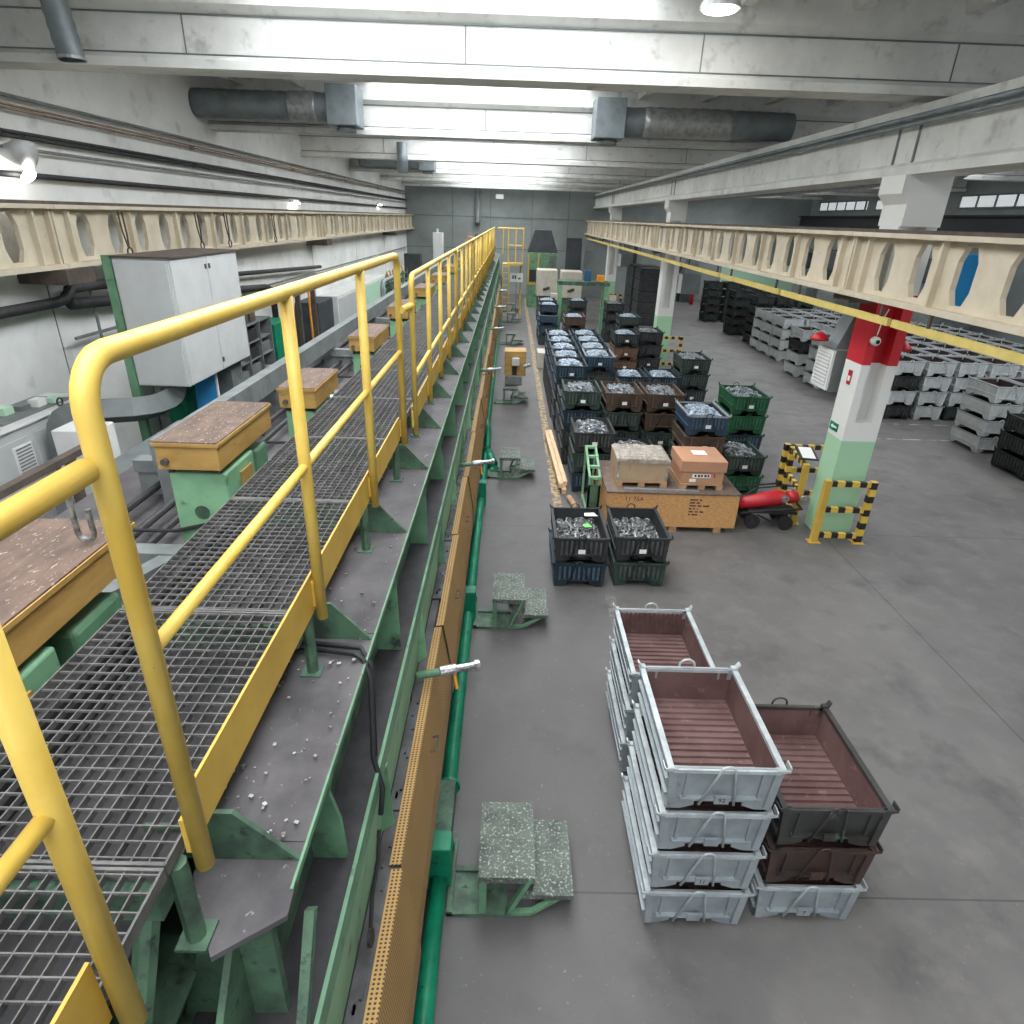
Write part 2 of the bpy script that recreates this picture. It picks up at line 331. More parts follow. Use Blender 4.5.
# roof slab with the skylight strips left open, one bay between two cross beams at a time
for k, y0 in enumerate(BEAMS[:-1]):
    y1 = y0 + 6.35; y1 = min(y1, 42)
    m = MB()
    for x0, x1 in ((-6.5, -3.1), (1.65, 9.0), (14.0, 18.2)): m.box(x0, x1, y0, y1, 6.9, 7.1)
    for x0, x1 in ((-3.1, -2.95), (1.5, 1.65), (9.0, 9.12), (13.88, 14.0)): m.box(x0, x1, y0, y1, 6.88, 7.55)
    for x in (-5.6, -4.4, 2.6, 3.9, 5.2, 6.5, 7.8, 15.2, 16.6): m.prism([(x - .14, 6.9), (x + .14, 6.9), (x + .07, 6.66), (x - .07, 6.66)], 'y', y0, y1)
    struct(m.build('ceiling_%d' % (k + 1), 'conc'))
    for x0, x1, t in ((-3.1, 1.65, 's'), (9.0, 14.0, 'r')):
        g = struct(MB().box(x0, x1, y0 + .05, y1 - .05, 7.56, 7.58).build('window_%d' % (k + 10 + (10 if t == 'r' else 0)), 'glass' if t == 's' else 'glassr'))
        m = MB()
        for i in range(9): xx = x0 + .15 + (x1 - x0 - .3) * i / 8; m.box(xx - .02, xx + .02, y0 + .1, y1 - .1, 7.5, 7.57)
        m.build('glazing_bar', 'cab', g)
for k, y in enumerate(BEAMS):
    prof = [(y - .24, 5.88), (y + .24, 5.88), (y + .24, 5.97), (y + .15, 6.03), (y + .15, 6.42), (y + .27, 6.5), (y + .27, 6.9), (y - .27, 6.9), (y - .27, 6.5), (y - .15, 6.42), (y - .15, 6.03), (y - .24, 5.97)]
    b = struct(MB().prism(prof, 'x', -6.42, 18).build('ceiling_beam_%d' % (k + 1), 'conc'))
    j = MB()
    for x in (-3.9, -.6, 2.2, 5.22): j.box(x - .008, x + .008, y - .156, y - .14, 6.03, 6.44)
    j.build('panel_joint', 'gbeam', b)
    MB().box(-6.4, 18, y - .165, y - .15, 6.025, 6.04).box(-6.4, 18, y - .17, y - .15, 6.41, 6.425).build('dark_flange_line', 'cabd', b)  # thin dark strips on the web; upper one draws the top flange's shadow line

# long edge beam over the columns, with its cable trays
b = struct(MB().prism([(4.88, 5.03), (5.5, 5.03), (5.5, 5.8), (4.95, 5.8), (4.95, 5.62), (4.98, 5.58), (4.98, 5.18), (4.88, 5.13)], 'y', -8, 42).build('beam_1', 'conc'))
m = MB()
for y in (-3.8, 8.95, 9.4, 21.65, 22.1, 34.3, 34.8): m.box(4.955, 4.98, y - .012, y + .012, 5.05, 5.8)
m.build('panel_joint', 'gbeam', b)
o = MB().tube([(4.9, -2, 5.66), (4.9, 42, 5.66)], .035).tube([(4.88, -2, 5.58), (4.88, 42, 5.58)], .025).build('cable_pipes', 'sheet', smooth=True)
tag(o, 'pair of thin grey pipes along the concrete edge beam above the columns', 'pipe')
# columns
cm1 = column_mat([(0, S(166, 208, 172)), (1.57, S(226, 226, 222)), (2.68, S(196, 34, 46)), (3.62, S(222, 222, 218))])
cm2 = column_mat([(0, S(166, 208, 172)), (1.57, S(222, 222, 218))])
for k, (y, mt_) in enumerate(((8.83, cm1), (21.75, cm2), (34.5, cm2))):
    m = MB(); x0, x1, d = 4.95, 5.45, .46
    m.box(x0, x1, y, y + d, 0, 1.85)
    m.box(x0, x0 + .12, y, y + d, 1.85, 4.45); m.box(x1 - .14, x1, y, y + d, 1.85, 4.45); m.box(x0 + .12, x1 - .14, y + .2, y + d - .1, 1.85, 4.45)
    m.prism([(x0, 4.45), (x1, 4.45), (x1, 5.03), (x0 - .1, 5.03), (x0 - .1, 4.82), (x0, 4.7)], 'y', y - .05, y + d + .05)
    c = struct(m.build('column_%d' % (k + 1), mt_))
# crane girders, one length from column to column
def girder_mesh(side):
    # local: y along the girder 0..12.7, z 0..0.77, x thickness; side = +1 faces -x, -1 faces +x
    w_, fl, sts = MB(), MB(), []; t = .06; h0, h1 = .06, .72
    for a, c in ((0, .35), (12.35, 12.7)): w_.box(-t / 2, t / 2, a, c, h0, h1)
    for i in range(16):
        yc = .35 + .375 + .75 * i; zc = .39
        outp = [(-.375, h0 - zc), (.375, h0 - zc), (.375, -.12), (.375, .12), (.375, h1 - zc), (-.375, h1 - zc), (-.375, .12), (-.375, -.12)]
        inn = [(-.085, -.28), (.085, -.28), (.155, -.14), (.155, .14), (.085, .28), (-.085, .28), (-.155, .14), (-.155, -.14)]
        vs = []
        for x in (-t / 2, t / 2):
            vs += [(x, yc + u, zc + v) for u, v in outp] + [(x, yc + u, zc + v) for u, v in inn]
        fs = []
        for q in range(8):
            r_ = (q + 1) % 8
            fs += [(q, r_, 8 + r_, 8 + q), (16 + q, 16 + r_, 24 + r_, 24 + q), (8 + q, 8 + r_, 24 + r_, 24 + q)]
        w_.add(vs, fs)
    f_ = -side
    fl.box(-.16, .16, 0, 12.69, 0, .06); fl.box(-.16, .16, 0, 12.69, .72, .77)
    for y in [.03] + [.35 + 1.5 * i for i in range(0, 9)] + [12.66]:
        st = MB().box(f_ * t / 2, f_ * (t / 2 + .07), y - .018, y + .018, .06, .72); sts.append(st)
    return w_, fl, sts
for side, x in ((1, 4.62), (-1, -6.05)):
    sn = 'right' if side > 0 else 'left'
    a, b_, c_ = girder_mesh(side); web = a.mesh('web', 'cream'); fls = b_.mesh('flanges', 'cream'); sts = [q.mesh('rib', 'cream') for q in c_]
    for k in range(-1, 3):
        y0 = 9.0 + 12.7 * k
        where = {-1: 'nearest length', 0: 'second length from the viewer', 1: 'third length from the viewer', 2: 'farthest length'}[k]
        t = thing('crane_girder', 'cream crane girder with elongated holes on the %s side, %s' % (sn, where), 'crane girder', (x, y0, 3.6), group='cream perforated crane girders')
        for nm, me in [('web', web), ('flanges', fls)] + [('stiffener_rib', q) for q in sts]:
            o = D.objects.new(nm, me); COL.objects.link(o); o.parent = t
        o = MB().box(-.035, .035, 0, 12.69, .77, .81).build('crane_rail', 'rusty', t)
    # wall brackets carry the left girders
    for k in range(4):
        y = -3.7 + 12.7 * k
        if side < 0:
            o = MB().box(-6.4, -5.75, y - .3, y + .3, 3.42, 3.6).build('girder_mount', 'rusty')
            tag(o, 'brown steel bracket under the left crane girder, %s from the viewer' % ORD[k], 'bracket', 'left girder brackets')
        else:
            o = MB().box(4.58, 4.96, y - .12 + .0, y + .35, 3.5, 3.6).build('girder_mount', 'rusty')
            tag(o, 'steel bracket on a column under the right crane girder, %s from the viewer' % ORD[k], 'bracket', 'right girder brackets')
# yellow conductor rail hung below the right girder
for k in range(12):
    y0 = 1.0 + 3.35 * k
    t = thing('conductor_rail', 'yellow conductor rail piece under the right crane girder, %s from the viewer' % ORD[k], 'conductor rail', (4.5, y0, 0), group='yellow conductor rail pieces')
    MB().box(-.02, .02, 0, 3.27, 3.37, 3.455).build('rail_cover', 'creamy', t)
    for q in (.2, 2.6): MB().bar((.0, q, 3.455), (.0, q, 3.6), .03, .03).build('hanger', 'rusty', t)

# ducts by the skylight
def duct_run(label, x0, x1, y, z, boxx, fl, lights):
    t = thing('air_duct', label, 'duct', (boxx, y, z), group='roof air ducts')
    pts = [(x0 - boxx + (x1 - x0) * i / 24, 0, 0) for i in range(25)]
    MB().tube(pts, [.25 + .008 * (i % 2) for i in range(25)], 20).build('round_duct', 'sheet', t, smooth=True)
    MB().box(-.3, .3, -.34, .34, -.33, .36).build('plenum_box', 'sheet', t, bevel=.015)
    MB().tube([(0, 0, -.33), (0, 0, -.42)], .2, 18).build('outlet', 'sheet', t, smooth=True)
    xa, xb = fl
    pts = [(xa - boxx + (xb - xa) * i / 16, 0, 0) for i in range(17)]
    MB().tube(pts, [.262 + .014 * (i % 2) for i in range(17)], 20).build('foil_wrap', 'sheetl', t, smooth=True)
duct_run('grey air duct with square plenum left of the near skylight', -6.4, -3.6, 14.85, 6.28, -3.4, (-4.5, -3.95), 0)
duct_run('grey air duct with foil wrap and plenum right of the near skylight', 2.1, 5.6, 14.85, 6.22, 1.9, (2.6, 4.4), 0)
duct_run('small distant grey air duct left of the second skylight', -5.9, -3.5, 27.6, 6.25, -3.3, (-4.4, -4.0), 0)
t = thing('hanging_duct', 'ribbed spiral grey drop duct hanging at upper left', 'duct', (-4.95, 8.5, 5.84))
pts = [(-.12 * i / 16, 0, 1.0 * i / 16) for i in range(17)]
MB().tube(pts, [.13 + .01 * (i % 2) for i in range(17)], 18, cap=False).build('spiral_pipe', 'sheet', t, smooth=True)
MB().tube([(0, 0, 0), (0, 0, .03)], .145, 18, cap=False).build('end_collar', 'sheetl', t)
o = MB().tube([(-3.3, 21.4, 6.3), (-3.3, 21.4, 5.5)], .16, 14).build('hanging_duct', 'sheet', smooth=True)
tag(o, 'short grey drop duct beyond the left plenum box, in front of the third beam', 'duct')
o = MB().tube([(6.2, 10, 5.35), (6.2, 41, 5.35)], .3, 16).build('hanging_duct', 'sheetl', smooth=True)
tag(o, 'long foil covered duct behind the column heads in the right bay', 'duct')

# lamps
t = thing('ceiling_lamp', 'lit square lamp hanging near the top right of the view', 'lamp', (2.12, 8.2, 6.44))
MB().tube([(0, 0, .14), (0, 0, .05), (0, 0, .0)], [.1, .2, .21], 20).build('housing', 'cab', t)
MB().tube([(0, 0, .0), (0, 0, -.015)], .17, 20).build('diffuser', 'lampglow', t)
MB().tube([(0, 0, .14), (0, 0, .45)], .012, 6).build('suspension_rod', 'gbeam', t)
for i, (y, z) in enumerate(((20.4, 4.62), (33.4, 4.78))):
    t = thing('wall_lamp', 'small lit wall lamp above the left girder, the %s one' % ('nearer' if i == 0 else 'farther'), 'lamp', (-6.3, y, z), group='small wall lamps')
    MB().box(-.1, .02, -.28, .28, -.03, .05).build('housing', 'cab', t)
    MB().box(-.06, .05, -.25, .25, -.06, -.03).build('tube', 'lampglow', t)
t = thing('flood_lamp', 'lit round floodlight with a pale dome at the left edge', 'lamp', (-6.15, 9.0, 4.8))
MB().tube([(-.25, 0, .16), (-.02, 0, .14), (.1, 0, .1)], [.05, .15, .18], 18).build('dome', 'cab', t, smooth=True)
MB().tube([(.02, 0, -.1), (.05, 0, -.13)], .09, 16).build('bulb', 'lampglow', t, smooth=True)

# pipes on the left wall
def wpipe(zs, r, label, mt='gbeam', x=-6.3, y0=-6, y1=41.8):
    m = MB()
    for z in zs: m.tube([(x, y0, z), (x, y1, z)], r, 8)
    t = thing('wall_pipe', label, 'pipe', (0, 0, 0)); m.build('pipe', mt, t, smooth=True); multi('pipe_clip', mt, t, [(-6.4, x, 1.6 + 6.35 * k, 1.615 + 6.35 * k, min(zs) - .02, max(zs) + .02) for k in range(7)])
wpipe((5.58,), .024, 'topmost grey pipe along the left wall under the roof')
wpipe((5.48, 5.44), .016, 'thin rust brown pair of pipes just under the topmost wall pipe', 'brownp')
wpipe((5.18, 5.13), .024, 'dark double pipe halfway up the upper left wall', 'dark')
wpipe((5.0,), .02, 'thin grey cable pipe below the dark double pipe on the left wall')
wpipe((4.7,), .036, 'dark pipe just above the left crane girder rail', 'dark')
t = thing('heating_pipe', 'thick dark heating pipes with elbows on the left wall below the girder', 'pipe')
a = [(-6.2, -4, 3.2), (-6.2, 8.8, 3.2)] + arc((8.8, 3.35), .15, -PI / 2, 0, 5, 'yz', -6.2) + [(-6.2, 8.95, 3.44)] + arc((9.1, 3.44), .15, PI, PI / 2, 5, 'yz', -6.2)[0:] + [(-6.2, 21.2, 3.05)]
MB().tube([(-6.2, -4, 3.15), (-6.2, 9.0, 3.15), (-6.2, 9.2, 3.17), (-6.2, 9.25, 3.2), (-6.2, 9.4, 3.3), (-6.2, 10.2, 3.3)], .07, 10).build('near_pipe', 'dark', t, smooth=True)
MB().tube([(-6.2, 9.3, 3.3), (-6.2, 22.0, 2.75)], .05, 8).tube([(-6.2, 9.3, 3.1), (-6.2, 16.9, 2.6), (-6.2, 17.25, 2.52), (-6.2, 17.35, 2.3), (-6.2, 17.35, 0)], .08, 10).build('long_pipe', 'dark', t, smooth=True)
MB().tube([(-6.25, 9.3, 2.62), (-6.25, 41, 2.62)], .025, 6).tube([(-6.25, 9.9, 3.4), (-6.25, 9.9, 2.2)], .025, 6).build('thin_pipe', 'gbeam', t)
o = MB().tube([(-2.05, 41.78, 5.86), (-2.05, 41.78, 4.3), (-2.05, 41.5, 4.0)], .16, 12).build('hanging_pipe', 'gbeam', smooth=True)
tag(o, 'grey down pipe on the far back wall', 'pipe')
t = thing('exit_sign', 'small lit white sign box high on the far back wall', 'sign', (-.75, 41.9, 5.5))
MB().box(-.25, .25, -.05, .08, -.14, .14).build('housing', 'cab', t); MB().box(-.22, .22, -.06, -.05, -.11, .11).build('sign_face', 'window', t)

t = thing('mounted_crane_girder', 'plain dark crane girder along the right bay wall beneath the windows', 'crane girder', (17.3, -6, 4.35), group='dark girders of the right bay')
MB().box(-.03, .03, 0, 47.5, .06, .6).build('web', 'blackp', t); MB().box(-.18, .18, 0, 47.5, 0, .06).build('lower_flange', 'blackp', t); MB().box(-.18, .18, 0, 47.5, .6, .66).build('upper_flange', 'blackp', t)
# ------------------------------------------------------------------ the long machine, its walkway and railings
Y0, Y1 = 1.0, 36.0
t = thing('drawing_machine_bed', 'long green machine bed with dusty top deck running down the hall left of the aisle', 'machine')
# top deck in plates
m = MB(); m.prism([(-.86, 1.17), (-.715, .97), (-.555, 1.08), (-.57, 1.3), (-.86, 1.3)], 'z', 2.65, 2.67)
y = 1.3
while y < Y1:
    y2 = min(y + 1.05, Y1); m.box(-1.4, -.57, y, y2 - .006, 2.65 + .004 * (int(y * 3) % 2), 2.67 + .004 * (int(y * 3) % 2)); y = y2
m.build('top_deck', 'deck', t)
m = MB(); m.box(-.57, -.562, 1.15, Y1, 2.65, 2.676); m.build('deck_rim', 'green', t)
m = MB(); m.box(-.72, -.69, 1.2, Y1, 2.16, 2.65); m.build('web_plate', 'greend', t)
m = MB(); m.box(-.9, -.515, .2, Y1, 2.12, 2.16); m.build('gutter_floor', 'dark', t)
m = MB(); m.box(-.525, -.51, .2, Y1, 2.1, 2.2); m.build('gutter_lip', 'green', t)
m = MB(); m.prism([(-.512, 2.12), (-.557, 1.62), (-.575, 1.6), (-.575, 2.1)], 'y', .2, Y1); m.build('side_panel', 'lgreen', t)
m = MB()
m.box(-1.4, -.62, .2, Y1, 1.25, 2.12); m.build('bed_body', 'greend', t)
m = MB()
for k in range(12): m.box(-1.35, -.62, .6 + 3.1 * k, 1.1 + 3.1 * k, 0, 1.25)
m.build('pedestals', 'greend', t)
# stiffener plates between deck rim and gutter, and between gutter and track
y = 1.62; k = 0
while y < 34:
    MB().prism([(-.69, 2.16), (-.56, 2.16), (-.57, 2.64), (-.69, 2.64)] if k % 3 else [(-.69, 2.16), (-.56, 2.16), (-.57, 2.36), (-.6, 2.5), (-.57, 2.64), (-.69, 2.64)], 'y', y, y + .02).build('stiffener', 'green', t)
    MB().prism([(-.53, 2.1), (-.506, 2.1), (-.49, 1.72), (-.555, 1.66)], 'y', y + .5, y + .52).build('stiffener', 'lgreen' if k % 2 else 'green', t)
    y += 1.28; k += 1
# gussets and stub feet that carry the toe board
for k, y in enumerate([1.24, 2.3, 3.35, 4.4] + [5.4 + .92 * i * 1.15 for i in range(22)]):
    g = MB().prism([(-1.0, 2.67), (-.57, 2.672), (-.74, 2.86), (-.82, 2.86), (-.86, 2.8), (-1.0, 2.8)], 'y', y, y + .015).build('gusset', 'greend', t)
    MB().tube([(-.77, y - .22, 2.67), (-.77, y - .22, 2.96)], .025, 8).box(-.81, -.73, y - .26, y - .18, 2.67, 2.68).build('stub_foot', 'greend', t)
# near end: folded green plates below the cut deck
m = MB()
m.prism([(-.95, 2.1), (-.62, 2.12), (-.62, 2.62), (-.8, 2.62)], 'y', 1.1, 1.13)
m.prism([(.7, 2.12), (1.15, 2.12), (1.15, 2.62)], 'x', -.74, -.72)
m.box(-1.3, -.86, .1, 1.2, 2.36, 2.37)
m.prism([(-1.0, 1.9), (-.76, 1.9), (-.80, 2.35), (-.86, 2.42), (-.92, 2.35)], 'y', .76, .785)
m.bar((-.92, .77, 2.36), (-.76, .77, 2.36), .05, .03)
m.bar((-.56, 1.24, 2.45), (-.53, .8, 2.0), .03, .05)
m.build('end_plates', 'greend', t)
MB().tube([(-.86, .78, 2.42), (-.83, .98, 2.88)], .03, 8).build('brace', 'greend', t)
# hole, hose and conduit
o = MB().tube([(-.86, 2.2, 2.70), (-.62, 2.17, 2.70), (-.58, 2.15, 2.69), (-.545, 2.12, 2.62), (-.535, 2.02, 2.26), (-.495, 1.98, 2.12), (-.50, 1.93, 2.02)], .012, 8).tube([(-.86, 2.24, 2.70), (-.6, 2.21, 2.70), (-.55, 2.17, 2.64), (-.535, 2.05, 2.24)], .012, 8).build('bent_conduit', 'blackp', t, smooth=True)
MB().tube([(-.505, 1.9, 1.96), (-.50, 1.82, 1.86), (-.51, 1.72, 1.78), (-.5, 1.6, 1.7)], .01, 6).tube([(-.505, 1.6, 1.70), (-.49, 1.6, 1.702)], .035, 12).build('hanging_hose', 'black', t)

# the track and its perforated guard
m = MB()
y = .3; k = 0
while y < Y1:
    if k % 5 != 3:
        m.box(-.555, -.44, y, y + .985, 1.56, 1.6 + .004 * (k % 2))
        for i in range(4): m.box(-.515, -.5, y + .12 + .22 * i, y + .2 + .22 * i, 1.6, 1.612); m.box(-.53, -.52, y + .07 + .3 * (i % 3), y + .1 + .3 * (i % 3), 1.6, 1.618)
    else: m.box(-.555, -.5, y, y + .985, 1.56, 1.59)
    y += 1.0; k += 1
m.build('track_plates', 'belt', t)
m = MB(); m.box(-.568, -.556, .3, Y1, 1.56, 1.62)
for i in range(30): m.box(-.575, -.55, .8 + 1.15 * i, .84 + 1.15 * i, 1.6, 1.64)
m.build('track_edge', 'dark', t)
m = MB(); m.box(-.6, -.45, .3, Y1, 1.0, 1.56); m.build('track_base', 'pit', t)
def guard(y0, y1, dx, lab):
    t = thing('perforated_guard', lab, 'guard', (-.43 + dx, y0, 0), group='tan perforated guard sheets')
    L_ = y1 - y0
    MB().prism([(-.05, 1.618), (.006, 1.625), (.07, 1.2), (.072, .98), (.066, .98), (.064, 1.2), (.0, 1.618), (-.05, 1.611)], 'y', 0, L_).build('sheet', 'perf', t)
    MB().tube([(.035, L_ * .5 - .06, 1.42), (.07, L_ * .5 - .06, 1.43), (.07, L_ * .5 + .06, 1.43), (.035, L_ * .5 + .06, 1.42)], .007, 6).build('handle', 'rusty', t)
ys = [.35, 1.98, 3.9, 5.4, 6.9, 8.6, 10.4, 12.2, 14.2, 16.2, 18.2, 20.6, 23, 25.5, 28, 30.5]
for i in range(15):
    guard(ys[i], ys[i + 1] - .02, -.012 if i % 2 else .0, 'tan perforated guard sheet along the track, %s from the viewer' % (ORD[i] if i < 12 else ['thirteenth', 'fourteenth', 'fifteenth'][i - 12]))
# cross shafts over the guard
for i, y in enumerate((3.32, 7.15, 12.3, 17.3, 21.8, 26.9)):
    t = thing('cross_shaft', 'mottled steel shaft with bright end sticking out over the guard, %s from the viewer' % ORD[i], 'shaft', (-.535, y - .08, 1.69), group='steel shafts over the guard')
    MB().tube([(0, 0, 0), (.16, .04, .01)], .026, 10).build('green_sleeve', 'green', t, smooth=True)
    MB().tube([(.14, .035, .01), (.15, .04, .01), (.25, .065, .015), (.255, .066, .015)], [.024, .036, .036, .026], 10).build('collar', 'chrome', t)
    MB().tube([(.25, .065, .015), (.37, .1, .02)], .026, 10).tube([(.37, .1, .02), (.40, .11, .02)], .036, 10).build('steel_end', 'chrome', t)
    MB().tube([(.24, .065, .0), (.26, .03, -.12)], .01, 6).build('lever', 'orange', t)
# green floor pipe with flanges, bracket plates and valve bends
t = thing('floor_pipe', 'bright green pipe on the floor below the tan guard', 'pipe')
MB().tube([(-.39, .6, .1), (-.39, 3.2, .1)], .062, 14).build('pipe', 'teal', t, smooth=True)
MB().tube([(-.39, 3.78, .1), (-.39, 12.0, .1), (-.36, 12.2, .16), (-.36, 12.3, .5), (-.4, 12.5, .6)], .062, 14).build('pipe', 'teal', t, smooth=True)
MB().tube([(-.42, 12.9, .1), (-.42, 34, .1)], .062, 14).build('pipe', 'teal', t, smooth=True)
for y in (3.2, 3.76, 6.6, 12.0): MB().tube([(-.39, y, .1), (-.39, y + .03, .1)], .095, 14).build('flange', 'teal', t)
for y in (2.95, 6.25, 9.6): MB().box(-.5, -.30, y, y + .16, .0, .42).build('bracket_plate', 'teal', t, bevel=.01)
MB().box(-.5, -.33, 3.24, 3.75, 0, .2).build('junction_box', 'greend', t)
MB().tube([(-.36, 12.1, .1), (-.3, 11.7, .09), (-.24, 11.4, .09)], [.09, .1, .11], 12).tube([(-.25, 11.3, .02), (-.25, 11.3, .05)], .13, 12).build('valve', 'teal', t, smooth=True)

# grating walkway
bars = MB()
for i in range(17): x = -1.45 + .68 * i / 16; bars.box(x - .0018, x + .0018, 0, 1.035, -.022, 0)
for i in range(24): yy = .02 + 1.0 * i / 23; bars.box(-1.45, -.77, yy - .0018, yy + .0018, -.008, .001)
edge = MB(); edge.box(-1.453, -1.448, 0, 1.035, -.035, .004); edge.box(-.773, -.767, 0, 1.035, -.035, .004); edge.box(-1.45, -.77, -.001, .008, -.035, .004); edge.box(-1.45, -.77, 1.027, 1.035, -.035, .004)
bm_, em_ = bars.mesh('bars', 'grate'), edge.mesh('frame', 'grate')
for k in range(36):
    y0 = -.06 + 1.042 * k
    if y0 > 35: break
    t = thing('grating_panel', 'steel grating walkway panel beside the railing, %s counting from the viewer' % (ORD[k] if k < 12 else '%dth' % (k + 1)), 'grating', (0, y0, 3.0), group='walkway grating panels')
    for nm, me in (('bars', bm_), ('edge_frame', em_)):
        o = D.objects.new(nm, me); COL.objects.link(o); o.parent = t
t = D.objects['drawing_machine_bed']
multi('walkway_crossbar', 'greend', t, [(-1.46, -.78, -.1 + 1.042 * k, -.04 + 1.042 * k, 2.86, 2.962) for k in range(34)])
MB().box(-1.47, -1.40, -1, Y1, 2.80, 2.962).build('side_beam', 'dark', t)
MB().box(-1.40, -.86, -1, Y1, 2.76, 2.78).build('shade_sheet', 'pit', t)  # added dark sheet, stands in for the shade below the grating

# railings
def railing(label, x, yp, top, bot, mid, toe, start_bend, end_bend, rp=.021):
    t = thing('yellow_railing', label, 'railing', (x, yp[0], 0), group='yellow railing sections')
    y0 = yp[0]; r = .021; B = .085
    pts = []
    if start_bend: pts += [(0, 0, bot), (0, 0, top - B)] + [(0, B - B * math.cos(a), top - B + B * math.sin(a)) for a in [PI / 2 * i / 6 for i in range(1, 7)]]
    else: pts += [(0, 0, top)]
    e = yp[-1] - y0
    if end_bend: pts += [(0, e - B + B * math.sin(a), top - B + B * math.cos(a)) for a in [PI / 2 * i / 6 for i in range(0, 7)]] + [(0, e, bot)]
    else: pts += [(0, e, top)]
    MB().tube(pts, rp if start_bend else r, 14).build('handrail', 'yellow', t, smooth=True)
    inner = yp[1 if start_bend else 0:len(yp) - (1 if end_bend else 0)]
    for y in inner:
        MB().tube([(0, y - y0, bot), (0, y - y0, top - .01)], rp, 12).build('post', 'yellow', t, smooth=True)
    MB().tube([(0, 0, mid), (0, e, mid)], .0165, 10).build('middle_rail', 'yellow', t, smooth=True)
    if toe:
        tb = MB().box(.0 - .034, -.026, .02, e - .02, 2.965, 3.13).build('toe_board', 'kick', t)
        multi('board_clip', 'kick', tb, [(-.028, .0, y - y0 - .015, y - y0 + .015, 2.99, 3.10) for y in yp])
railing('tall yellow railing section in the foreground with rounded corner post', -.712, [1.04, 2.1, 3.17, 4.22], 4.163, 2.93, 3.575, True, True, True, .0225)
# lower near section that butts against the first post
t = thing('yellow_railing', 'lower yellow railing piece at the left edge butting against the tall corner post', 'railing', (-.716, .72, 0), group='yellow railing sections')
MB().tube([(0, -1.2, 3.985), (0, .285, 3.985)], .0225, 14).build('handrail', 'yellow', t, smooth=True)
MB().tube([(0, -.005, 2.91), (0, -.005, 3.97)], .0235, 14).build('post', 'yellow', t, smooth=True)
MB().tube([(0, -1.2, 3.51), (0, -.01, 3.51)], .0165, 12).build('middle_rail', 'yellow', t, smooth=True)
MB().box(-.034, -.026, -1.2, -.02, 2.95, 3.13).build('toe_board', 'kick', t)
y = 4.45
for k in range(6):
    yp = [y + .92 * i for i in range(5)]
    railing('yellow railing section over the machine, %s beyond the foreground one' % ORD[k], -.66, yp, 4.03, 2.93, 3.36, True, True, True, .019)
    y = yp[-1] + .12
o = MB().tube([(-.69, 4.2, 3.84), (-.66, 4.47, 3.84)], .022, 10).build('rail_coupling', 'yellow'); tag(o, 'short yellow coupling tube joining the first and second railing sections', 'coupling')
# far landing with ladder
t = thing('ladder_landing', 'yellow caged landing with ladder at the far end of the railing', 'landing', (0, 31.0, 0))
m = MB()
for x in (-.36, -.12, .22, .55): m.tube([(x, 0, 2.45 if x > -.3 else 2.9), (x, 0, 3.95)], .03, 8)
for z in (3.95, 3.25, 2.5): m.tube([(-.6 if z > 3.9 else -.15, 0, z), (.55, 0, z)], .03, 8)
for x in (-.15, .55): m.tube([(x, 0, 3.95), (x, 1.0, 3.95)], .03, 8)
m.build('cage_rails', 'yellow', t)
MB().box(-.36, .55, 0, 1.0, 2.4, 2.46).build('floor_plate', 'kick', t)
m = MB()
for x in (-.35, -.05): m.tube([(x, -.1, 0), (x, -.1, 2.5)], .025, 8)
for i in range(9): m.tube([(-.35, -.1, .2 + .27 * i), (-.05, -.1, .2 + .27 * i)], .015, 6)
m.build('ladder', 'yellow', t)
m = MB()
for x in (.5,): m.tube([(x, .9, 0), (x, .9, 2.4)], .04, 8)
m.build('post', 'yellow', t)

# step platforms in the aisle
for i, (y, sp_) in enumerate(((2.78, 1), (6.15, 1), (10.86, 1), (16.0, 1), (24.4, 0), (30.0, 0), (33.5, 0))):
    t = thing('step_platform', 'speckled green two-step platform on the aisle floor, %s from the viewer' % ORD[i], 'step platform', (0, y, 0), group='two-step operator platforms')
    MB().box(-.1, .28, -.02, .58, .40, .415).box(-.1, .28, -.02, -.008, .36, .40).build('upper_step', 'plate', t)
    MB().box(.28, .555, .05, .62, .17, .185).box(.2, .555, .02, .05, .14, .185).build('lower_step', 'plate', t)
    for q in (0, .55): MB().bar((-.07, q, .4), (-.07, q, .02), .05, .03).build('upright', 'green', t)
    for q in (0, .55): MB().bar((.25, q, .4), (.10, q, .02), .05, .03).build('slanted_leg', 'green', t)
    MB().bar((.10, .0, .025), (.27, .0, .04), .04, .03).bar((.27, .0, .04), (.5, .06, .15), .035, .03).build('lower_step_bracket', 'green', t); MB().bar((.1, .55, .025), (.5, .6, .15), .035, .03).build('lower_step_bracket', 'green', t)
    MB().box(-.32, .12, -.02, .03, 0, .03).box(-.32, .12, .3, .34, 0, .03).box(-.32, -.28, -.02, .55, 0, .05).box(-.3, .1, .03, .3, 0, .012).build('base_frame', 'greend', t)

